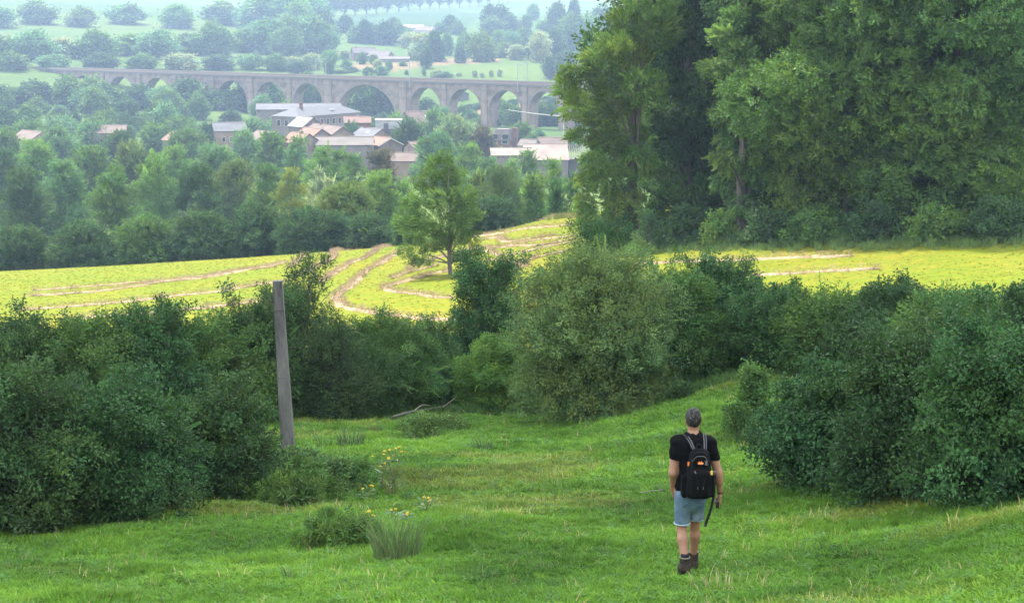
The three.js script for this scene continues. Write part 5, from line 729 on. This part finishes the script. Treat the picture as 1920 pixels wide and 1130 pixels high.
{
  const SY = 1.075, SZ = 1.03, foot = ground(1292, 1073), P = thing('person', 'hiker seen from behind in black t-shirt, denim shorts and boots, walking downhill', 'person', foot), gy = (x, z) => (height(foot.x + x, foot.z + z * SZ) - foot.y) / SY;
  P.scale.set(1, SY, SZ); const skin = new THREE.MeshPhysicalMaterial({ color: RGB(0.27, 0.135, 0.082), roughness: 0.55 }), hd = [0.017, 1.635, -0.04];
  const LS = [-0.165, 1.405, 0.0], RS = [0.2, 1.405, 0.0], LE = [-0.205, 1.10, 0.055], LW = [-0.19, 0.90, -0.06], RE = [0.296, 1.10, 0.03], RW = [0.334, 0.86, -0.02];
  const lf = gy(-0.045, 0.16), rf = gy(0.058, -0.2), LH = [-0.085, 0.86, 0.0], RH = [0.078, 0.86, 0.0], LK = [-0.09, 0.48, 0.0], RK = [0.07, 0.48, -0.13], LA = [-0.072, lf + 0.15, 0.19], RA = [0.07, rf + 0.12, -0.19];
  const legs = (x, y, z) => {
    let d = cone(x, y, z, LH, LK, 0.085, 0.054); d = Math.min(d, cone(x, y, z, RH, RK, 0.085, 0.054));
    const calf = (K, A, m) => { const c = [lerp(K[0], A[0], 0.3) + m * 0.006, lerp(K[1], A[1], 0.3), lerp(K[2], A[2], 0.3) + 0.018]; return smin(smin(cone(x, y, z, K, A, 0.05, 0.034), cone(x, y, z, K, c, 0.046, 0.054), 0.03), cone(x, y, z, c, A, 0.054, 0.033), 0.03); };
    const l = calf(LK, LA, -1), r = calf(RK, RA, 1); return Math.min(smin(d, l, 0.03), r < 0.05 ? smin(d, r, 0.03) : d);
  };
  const torso = (x, y, z, e = 0) => { let d = cone(x, y, z, [0.012, 1.30, 0.0], [0.0, 1.03, 0.01], 0.165 + e, 0.146 + e, 1.42); d = smin(d, cone(x, y, z, [0.0, 1.03, 0.01], [-0.003, 0.88, 0.015], 0.146 + e, 0.158 + e, 1.42), 0.08); d = smin(d, cone(x, y, z, [LS[0] + 0.03, LS[1], LS[2]], [RS[0] - 0.03, RS[1], RS[2]], 0.058 + e, 0.058 + e), 0.10); return smin(d, cone(x, y, z, [0.018, 1.40, 0.0], [0.018, 1.49, -0.015], 0.085 + e, 0.056 + e), 0.06); };
  const arms = (x, y, z, e = 0) => { let d = smin(cone(x, y, z, LS, LE, 0.06 + e, 0.05 + e), cone(x, y, z, LE, LW, 0.05 + e, 0.031 + e), 0.02); const r = smin(smin(cone(x, y, z, RS, RE, 0.06 + e, 0.048 + e), cone(x, y, z, RE, RW, 0.049 + e, 0.029 + e), 0.02), cone(x, y, z, [0.303, 1.06, 0.03], [0.312, 1.0, 0.02], 0.05 + e, 0.046 + e), 0.02); return Math.min(d, r); };
  const neck = (x, y, z) => cone(x, y, z, [0.018, 1.42, 0.0], [0.017, 1.60, -0.03], 0.062, 0.056);
  const bodyGeo = surfaceNet((x, y, z) => { let d = smin(torso(x, y, z), arms(x, y, z), 0.04); d = smin(d, legs(x, y, z), 0.05); d = smin(d, neck(x, y, z), 0.03); return smin(d, cone(x, y, z, LW, [-0.16, 0.82, -0.09], 0.03, 0.04), 0.02); }, [-0.33, 0.02 + Math.min(lf, rf), -0.34], [0.42, 1.58, 0.34], 0.011);
  const headGeo = surfaceNet((x, y, z) => {
    let d = smin(ell(x, y, z, [hd[0], hd[1] + 0.02, hd[2] + 0.01], [0.077, 0.098, 0.097]), ell(x, y, z, [hd[0], hd[1] - 0.05, hd[2] - 0.03], [0.058, 0.065, 0.066]), 0.05); d = smin(d, neck(x, y, z), 0.03);
    for (const s of [-1, 1]) { d = smin(d, ell(x, y, z, [hd[0] + s * 0.079, hd[1] - 0.012, hd[2] + 0.012], [0.012, 0.031, 0.019]), 0.01); d = Math.max(d, -ell(x, y, z, [hd[0] + s * 0.032, hd[1] + 0.004, hd[2] - 0.094], [0.018, 0.011, 0.014])); }
    d = smin(d, cone(x, y, z, [hd[0], hd[1] + 0.005, hd[2] - 0.088], [hd[0], hd[1] - 0.036, hd[2] - 0.108], 0.009, 0.014), 0.012); return smin(d, ell(x, y, z, [hd[0], hd[1] - 0.066, hd[2] - 0.086], [0.024, 0.009, 0.012]), 0.008);
  }, [-0.1, 1.5, -0.2], [0.14, 1.78, 0.12], 0.0055);
  const hx = RW, fin = [[-0.046, 0.046, 0.0088], [-0.024, 0.052, 0.0092], [-0.002, 0.05, 0.009], [0.019, 0.042, 0.0078]];
  const handGeo = surfaceNet((x, y, z) => {
    let d = smin(cone(x, y, z, [hx[0], hx[1] + 0.03, hx[2]], [hx[0], hx[1] - 0.02, hx[2] - 0.002], 0.0275, 0.025), rbox(x, y, z, [hx[0] - 0.002, hx[1] - 0.07, hx[2] - 0.012], [0.016, 0.046, 0.042], 0.014), 0.022), q = 1;
    for (const [fz, len, r] of fin) { const a = [hx[0] - 0.002, hx[1] - 0.112, hx[2] + fz + 0.0], b = [a[0] - 0.008, a[1] - len * 0.62, a[2]], c = [b[0] - 0.026, b[1] - 0.012, b[2] + 0.002], e = [c[0] - 0.012, c[1] + 0.02, c[2] + 0.002]; q = Math.min(q, Math.min(cone(x, y, z, a, b, r + 0.001, r), cone(x, y, z, b, c, r, r * 0.95), cone(x, y, z, c, e, r * 0.95, r * 0.85))); }
    const t0 = [hx[0] - 0.008, hx[1] - 0.045, hx[2] - 0.045], t1 = [hx[0] - 0.03, hx[1] - 0.082, hx[2] - 0.068], t2 = [hx[0] - 0.046, hx[1] - 0.112, hx[2] - 0.058]; q = Math.min(q, cone(x, y, z, t0, t1, 0.015, 0.011), cone(x, y, z, t1, t2, 0.011, 0.0095)); return smin(d, q, 0.008);
  }, [hx[0] - 0.09, hx[1] - 0.22, hx[2] - 0.11], [hx[0] + 0.05, hx[1] + 0.05, hx[2] + 0.07], 0.0038);
  part('body', mergeGeometries([bodyGeo, headGeo, handGeo]), skin, P, 'tanned skin of arms, legs and neck');
  for (const s of [-1, 1]) part('eye', new THREE.SphereGeometry(0.011, 10, 8).translate(hd[0] + s * 0.032, hd[1] + 0.004, hd[2] - 0.084), std(RGB(0.7, 0.68, 0.65), 0.3), P);
  const hairTex = noiseTexture(128, (u, v) => { const k = 0.012 + 0.16 * Math.max(0, wrapNoise(u, v, 22, 3)) + 0.05 * Math.max(0, wrapNoise(u, v, 70, 2, 5)); return [k, k * 0.94, k * 0.9]; }); hairTex.repeat.set(6, 3);
  part('hair', surfaceNet((x, y, z) => { const c = [hd[0], hd[1] + 0.028, hd[2] + 0.012], d = ell(x, y, z, c, [0.086, 0.104, 0.104]) - 0.006 * fbm(x * 70, y * 36, z * 70, 3) - 0.004; const line = hd[1] - 0.075 + clamp((hd[2] + 0.06 - z) * 1.15, -0.02, 0.2) + Math.max(0, Math.abs(x - hd[0]) - 0.05) * 0.9; return Math.max(d, line - y, -(ell(x, y, z, [hd[0], hd[1] + 0.02, hd[2] + 0.01], [0.072, 0.093, 0.092]))); }, [-0.11, 1.5, -0.2], [0.15, 1.81, 0.14], 0.0055), matte('#ffffff', 0.6, { map: hairTex, specularIntensity: 0.3 }), P, 'short dark hair greying on top');
  const clothTex = noiseTexture(128, (u, v) => { const k = 0.8 + 0.35 * wrapNoise(u, v, 50, 3); return [k, k, k]; });
  const black = matte(RGB(0.006, 0.006, 0.007), 0.9, { map: clothTex }), wrinkle = (x, y, z, a) => a * fbm(x * 9, y * 16, z * 9, 3);
  part('t_shirt', surfaceNet((x, y, z) => { const t = torso(x, y, z, 0.015), sl = Math.max(arms(x, y, z, 0.014), 1.235 + (x < 0 ? 0.01 : -0.005) - y), w = wrinkle(x, y, z, 0.022); return Math.max(smin(t, sl, 0.045) - Math.max(w, -0.004), 0.865 - y, -Math.max(Math.hypot(x - 0.018, z + 0.012) - 0.066, 1.478 - y)); }, [-0.34, 0.84, -0.26], [0.42, 1.53, 0.26], 0.0105), black, P, 'black short-sleeved t-shirt');
  part('collar', new THREE.TorusGeometry(0.062, 0.006, 6, 24).rotateX(Math.PI / 2 + 0.2).translate(0.018, 1.487, -0.008), std(RGB(0.7, 0.6, 0.56), 0.8), P);
  const denim = noiseTexture(256, (u, v) => { const w = wrapNoise(u, v, 90, 2), p = wrapNoise(u, v, 5, 3, 6), f = sstep(-0.15, 0.4, p) * 0.6, k = 0.9 + 0.4 * w; return [lerp(0.10, 0.27, f) * k, lerp(0.155, 0.34, f) * k, lerp(0.215, 0.40, f) * k]; }); denim.repeat.set(2.2, 2.2);
  const jeans = matte('#ffffff', 0.9, { map: denim, bumpMap: denim, bumpScale: 0.002 });
  const shorts = (x, y, z) => { const hips = cone(x, y, z, [0.0, 0.96, 0.012], [-0.003, 0.84, 0.02], 0.163, 0.172, 1.35), l = cone(x, y, z, [-0.084, 0.84, 0.012], [-0.09, 0.5, 0.006], 0.098, 0.082), r = cone(x, y, z, [0.078, 0.84, 0.006], [0.072, 0.5, -0.1], 0.098, 0.08); return Math.max(smin(hips, Math.min(l, r), 0.035) - wrinkle(x, y, z, 0.012), 0.535 + (x > 0 ? 0.022 : 0) - y, y - 0.93); };
  const sg = part('shorts', surfaceNet(shorts, [-0.22, 0.48, -0.25], [0.22, 0.96, 0.22], 0.0095), jeans, P, 'faded light-blue denim shorts');
  part('hem', new THREE.TorusGeometry(0.086, 0.007, 6, 24).scale(1, 1, 1).rotateX(Math.PI / 2).translate(-0.09, 0.542, 0.006), std(RGB(0.3, 0.38, 0.44), 0.9), sg); part('hem', new THREE.TorusGeometry(0.084, 0.007, 6, 24).rotateX(Math.PI / 2).translate(0.072, 0.562, -0.08), std(RGB(0.3, 0.38, 0.44), 0.9), sg);
  for (const s of [-1, 1]) part('back_pocket', surfaceNet((x, y, z) => Math.max(Math.abs(shorts(x, y, z)) - 0.004, rbox(x, y, z, [s * 0.072, 0.80, 0.16], [0.05, 0.055, 0.14], 0.008)), [s * 0.072 - 0.06, 0.73, 0.02], [s * 0.072 + 0.06, 0.87, 0.2], 0.006), jeans, sg);
  const leather = matte(RGB(0.06, 0.048, 0.04), 0.75, { map: clothTex }), sole = matte(RGB(0.02, 0.02, 0.02), 0.9), sock = matte(RGB(0.025, 0.025, 0.03), 0.95), rimM = std(RGB(0.2, 0.18, 0.14), 0.9);
  for (const [A, f, up, side] of [[LA, lf, 0.045, 'left boot, its heel lifting'], [RA, rf, 0.0, 'right boot, flat on the ground']]) {
    const b = [A[0], f + 0.04 + up, A[2] + 0.005], toe = [A[0] + (A[0] < 0 ? -0.012 : 0.012), f + 0.035, A[2] - 0.185];
    const m = part('boot', surfaceNet((x, y, z) => { let d = smin(cone(x, y, z, [A[0], f + 0.205, A[2] - 0.002], [A[0], f + 0.085, A[2]], 0.058, 0.055), cone(x, y, z, b, toe, 0.056, 0.047), 0.04); d -= 0.006 * fbm(x * 30, y * 30, z * 30, 2); return Math.max(d, f + 0.022 + up * clamp((z - A[2] + 0.1) / 0.1, 0, 1) - y, y - f - 0.205); }, [A[0] - 0.09, f - 0.03, A[2] - 0.27], [A[0] + 0.09, f + 0.24, A[2] + 0.09], 0.0085), leather, P, side);
    const shp = new THREE.Shape(); for (let i = 0; i <= 24; i++) { const a = i / 24 * 6.283; shp[i ? 'lineTo' : 'moveTo'](Math.cos(a) * 0.056, Math.sin(a) * 0.145 * (Math.sin(a) > 0 ? 1 : 1)); }
    const so = part('sole', new THREE.ExtrudeGeometry(shp, { depth: 0.026, bevelEnabled: true, bevelSize: 0.004, bevelThickness: 0.004, bevelSegments: 1 }).rotateX(-Math.PI / 2), sole, m); so.position.set((A[0] + toe[0]) / 2, f + 0.002 + up * 0.45, A[2] - 0.092); so.rotation.x = up ? -0.16 : 0;
    part('sock', new THREE.CylinderGeometry(0.044, 0.046, 0.05, 16).translate(A[0], f + 0.212, A[2]), sock, P); part('boot_cuff', new THREE.TorusGeometry(0.056, 0.006, 6, 20).rotateX(Math.PI / 2).translate(A[0], f + 0.205, A[2]), rimM, m);
    for (let i = 0; i < 3; i++) part('boot_band', new THREE.TorusGeometry(0.0585, 0.003, 5, 20).rotateX(Math.PI / 2).translate(A[0], f + 0.185 - i * 0.03, A[2]), sole, m);
  }
  part('watch', new THREE.CylinderGeometry(0.032, 0.032, 0.024, 16).rotateZ(0.12).translate(RW[0] - 0.002, RW[1] + 0.012, RW[2]), std(RGB(0.006, 0.006, 0.006), 0.4), P);
  solo('camera_case', new THREE.BoxGeometry(0.032, 0.075, 0.085, 2, 2, 2).translate(0, 0, 0), std(RGB(0.01, 0.01, 0.011), 0.35), 'small black object held in the right hand of the hiker', 'case').position.copy(foot).add(V(RW[0] - 0.03, (RW[1] - 0.122) * SY, (RW[2] - 0.012) * SZ));
  // backpack
  const B = thing('backpack', 'black daypack with orange tags on the back of the hiker', 'backpack', foot.clone()), _b = B.scale.set(1, SY, SZ), nyl = matte(RGB(0.0055, 0.0055, 0.006), 0.75, { map: clothTex }), nyl2 = matte(RGB(0.014, 0.014, 0.016), 0.6), grey = std(RGB(0.10, 0.10, 0.11), 0.7), orange = std(RGB(0.75, 0.2, 0.03), 0.7), lime = std(RGB(0.6, 0.7, 0.12), 0.7);
  const pack = (x, y, z) => { const t = clamp((y - 0.9) / 0.5, 0, 1), w = 0.148 - 0.05 * t * t, dz = 0.10 - 0.035 * t; return smin(rbox(x, y, z, [0.062, 1.145, 0.225], [w, 0.262, dz], 0.07), rbox(x, y, z, [0.062, 1.05, 0.30], [0.105, 0.15, 0.06], 0.05), 0.03) - 0.006 * fbm(x * 16, y * 16, z * 16, 3); };
  part('main_bag', surfaceNet(pack, [-0.16, 0.84, 0.08], [0.28, 1.45, 0.42], 0.0095), nyl, B);
  const front = (x, y) => { let z = 0.42; for (let i = 0; i < 60 && pack(x, y, z) > 0; i++) z -= 0.004; return z; }, on = (pts, r = 0.004) => tube(pts.map(([x, y]) => V(x, y, front(x, y) + r * 0.6)), r, r, 5, pts.length * 4);
  part('piping', on([[-0.02, 1.22], [-0.03, 1.30], [0.0, 1.36], [0.06, 1.378], [0.12, 1.36], [0.152, 1.30], [0.148, 1.22]], 0.006), nyl2, B); part('piping', on([[-0.03, 1.28], [0.02, 1.335], [0.062, 1.34], [0.11, 1.335], [0.15, 1.28]], 0.004), grey, B);
  const z1 = part('zip', on([[0.005, 1.19], [0.018, 1.15], [0.03, 1.08], [0.035, 1.02]], 0.0035), nyl2, B); part('zip_pull', on([[0.0, 1.195], [0.012, 1.175]], 0.006), grey, z1); part('zip_pull', on([[0.033, 1.04], [0.035, 1.01]], 0.005), grey, z1);
  const z2 = part('zip', on([[0.105, 1.12], [0.1, 1.07], [0.095, 1.02]], 0.0035), nyl2, B); part('zip_pull', on([[0.096, 1.04], [0.094, 1.01]], 0.005), grey, z2);
  const tagAt = (name, w, h, x, y, m) => { const s = new THREE.Shape(); s.moveTo(-w / 2, 0); s.quadraticCurveTo(0, -h * 0.3, w / 2, 0); s.lineTo(w / 2, h * 0.45); s.lineTo(w * 0.28, h * 0.5); s.lineTo(w * 0.12, h); s.lineTo(-w * 0.02, h * 0.55); s.lineTo(-w * 0.2, h * 0.85); s.lineTo(-w / 2, h * 0.4); part(name, new THREE.ExtrudeGeometry(s, { depth: 0.003, bevelEnabled: false }).translate(x, y, front(x, y) + 0.004), m, B); };
  tagAt('logo', 0.062, 0.034, 0.066, 1.262, orange); part('logo_stripe', box(0.05, 0.004, 0.004, 0.066, 1.268, front(0.066, 1.268) + 0.01), std(RGB(0.8, 0.5, 0.3), 0.7), B);
  part('grey_patch', on([[0.125, 1.30], [0.128, 1.27], [0.128, 1.25]], 0.014), grey, B);
  part('orange_tab', box(0.02, 0.04, 0.012, -0.06, 1.25, 0.255), orange, B); part('orange_tab', box(0.03, 0.034, 0.014, 0.172, 1.165, 0.285), orange, B); part('yellow_tab', box(0.014, 0.04, 0.014, 0.196, 1.16, 0.275), lime, B); part('buckle', box(0.034, 0.016, 0.014, 0.222, 1.165, 0.262), grey, B);
  part('side_pocket', surfaceNet((x, y, z) => rbox(x, y, z, [0.198, 1.02, 0.2], [0.026, 0.13, 0.07], 0.03), [0.16, 0.86, 0.1], [0.27, 1.18, 0.3], 0.009), nyl, B); part('side_pocket', surfaceNet((x, y, z) => rbox(x, y, z, [-0.092, 1.0, 0.19], [0.038, 0.12, 0.06], 0.03), [-0.15, 0.86, 0.1], [-0.03, 1.14, 0.28], 0.009), nyl, B);
  for (const s of [-1, 1]) { const m = part('shoulder_strap', tube([V(0.062 + s * 0.062, 1.385, 0.2), V(0.05 + s * 0.085, 1.45, 0.11), V(0.03 + s * 0.108, 1.487, 0.02), V(0.03 + s * 0.12, 1.45, -0.085), V(0.02 + s * 0.13, 1.3, -0.155), V(0.01 + s * 0.16, 1.1, -0.13), V(0.02 + s * 0.17, 1.02, 0.05), V(0.05 + s * 0.12, 0.98, 0.15)], 0.017, 0.013, 8, 30), nyl2, B); part('strap_edge', tube([V(0.062 + s * 0.052, 1.395, 0.213), V(0.05 + s * 0.072, 1.462, 0.118), V(0.03 + s * 0.095, 1.502, 0.02)], 0.005, 0.005, 5, 10), grey, m); part('strap_edge', tube([V(0.062 + s * 0.075, 1.392, 0.21), V(0.05 + s * 0.098, 1.458, 0.118), V(0.03 + s * 0.122, 1.497, 0.02)], 0.004, 0.004, 5, 10), grey, m); }
  part('haul_loop', tube([V(0.03, 1.385, 0.16), V(0.045, 1.425, 0.15), V(0.08, 1.425, 0.15), V(0.095, 1.385, 0.16)], 0.008, 0.008, 6, 10), nyl2, B);
  const ws = thing('walking_stick', 'black stick hanging from the right side of the daypack beside the shorts', 'stick', foot.clone()); ws.scale.set(1, SY, SZ); part('shaft', tube([V(0.236, 1.12, 0.235), V(0.23, 0.93, 0.232), V(0.205, 0.78, 0.225), V(0.148, 0.595, 0.215)], 0.011, 0.016, 8, 14), matte(RGB(0.018, 0.018, 0.018), 0.6), ws); part('tip', new THREE.CylinderGeometry(0.016, 0.018, 0.03, 10).rotateZ(-0.3).translate(0.146, 0.588, 0.215), std(RGB(0.02, 0.02, 0.02), 0.5), ws);
}
renderer.render(scene, camera);
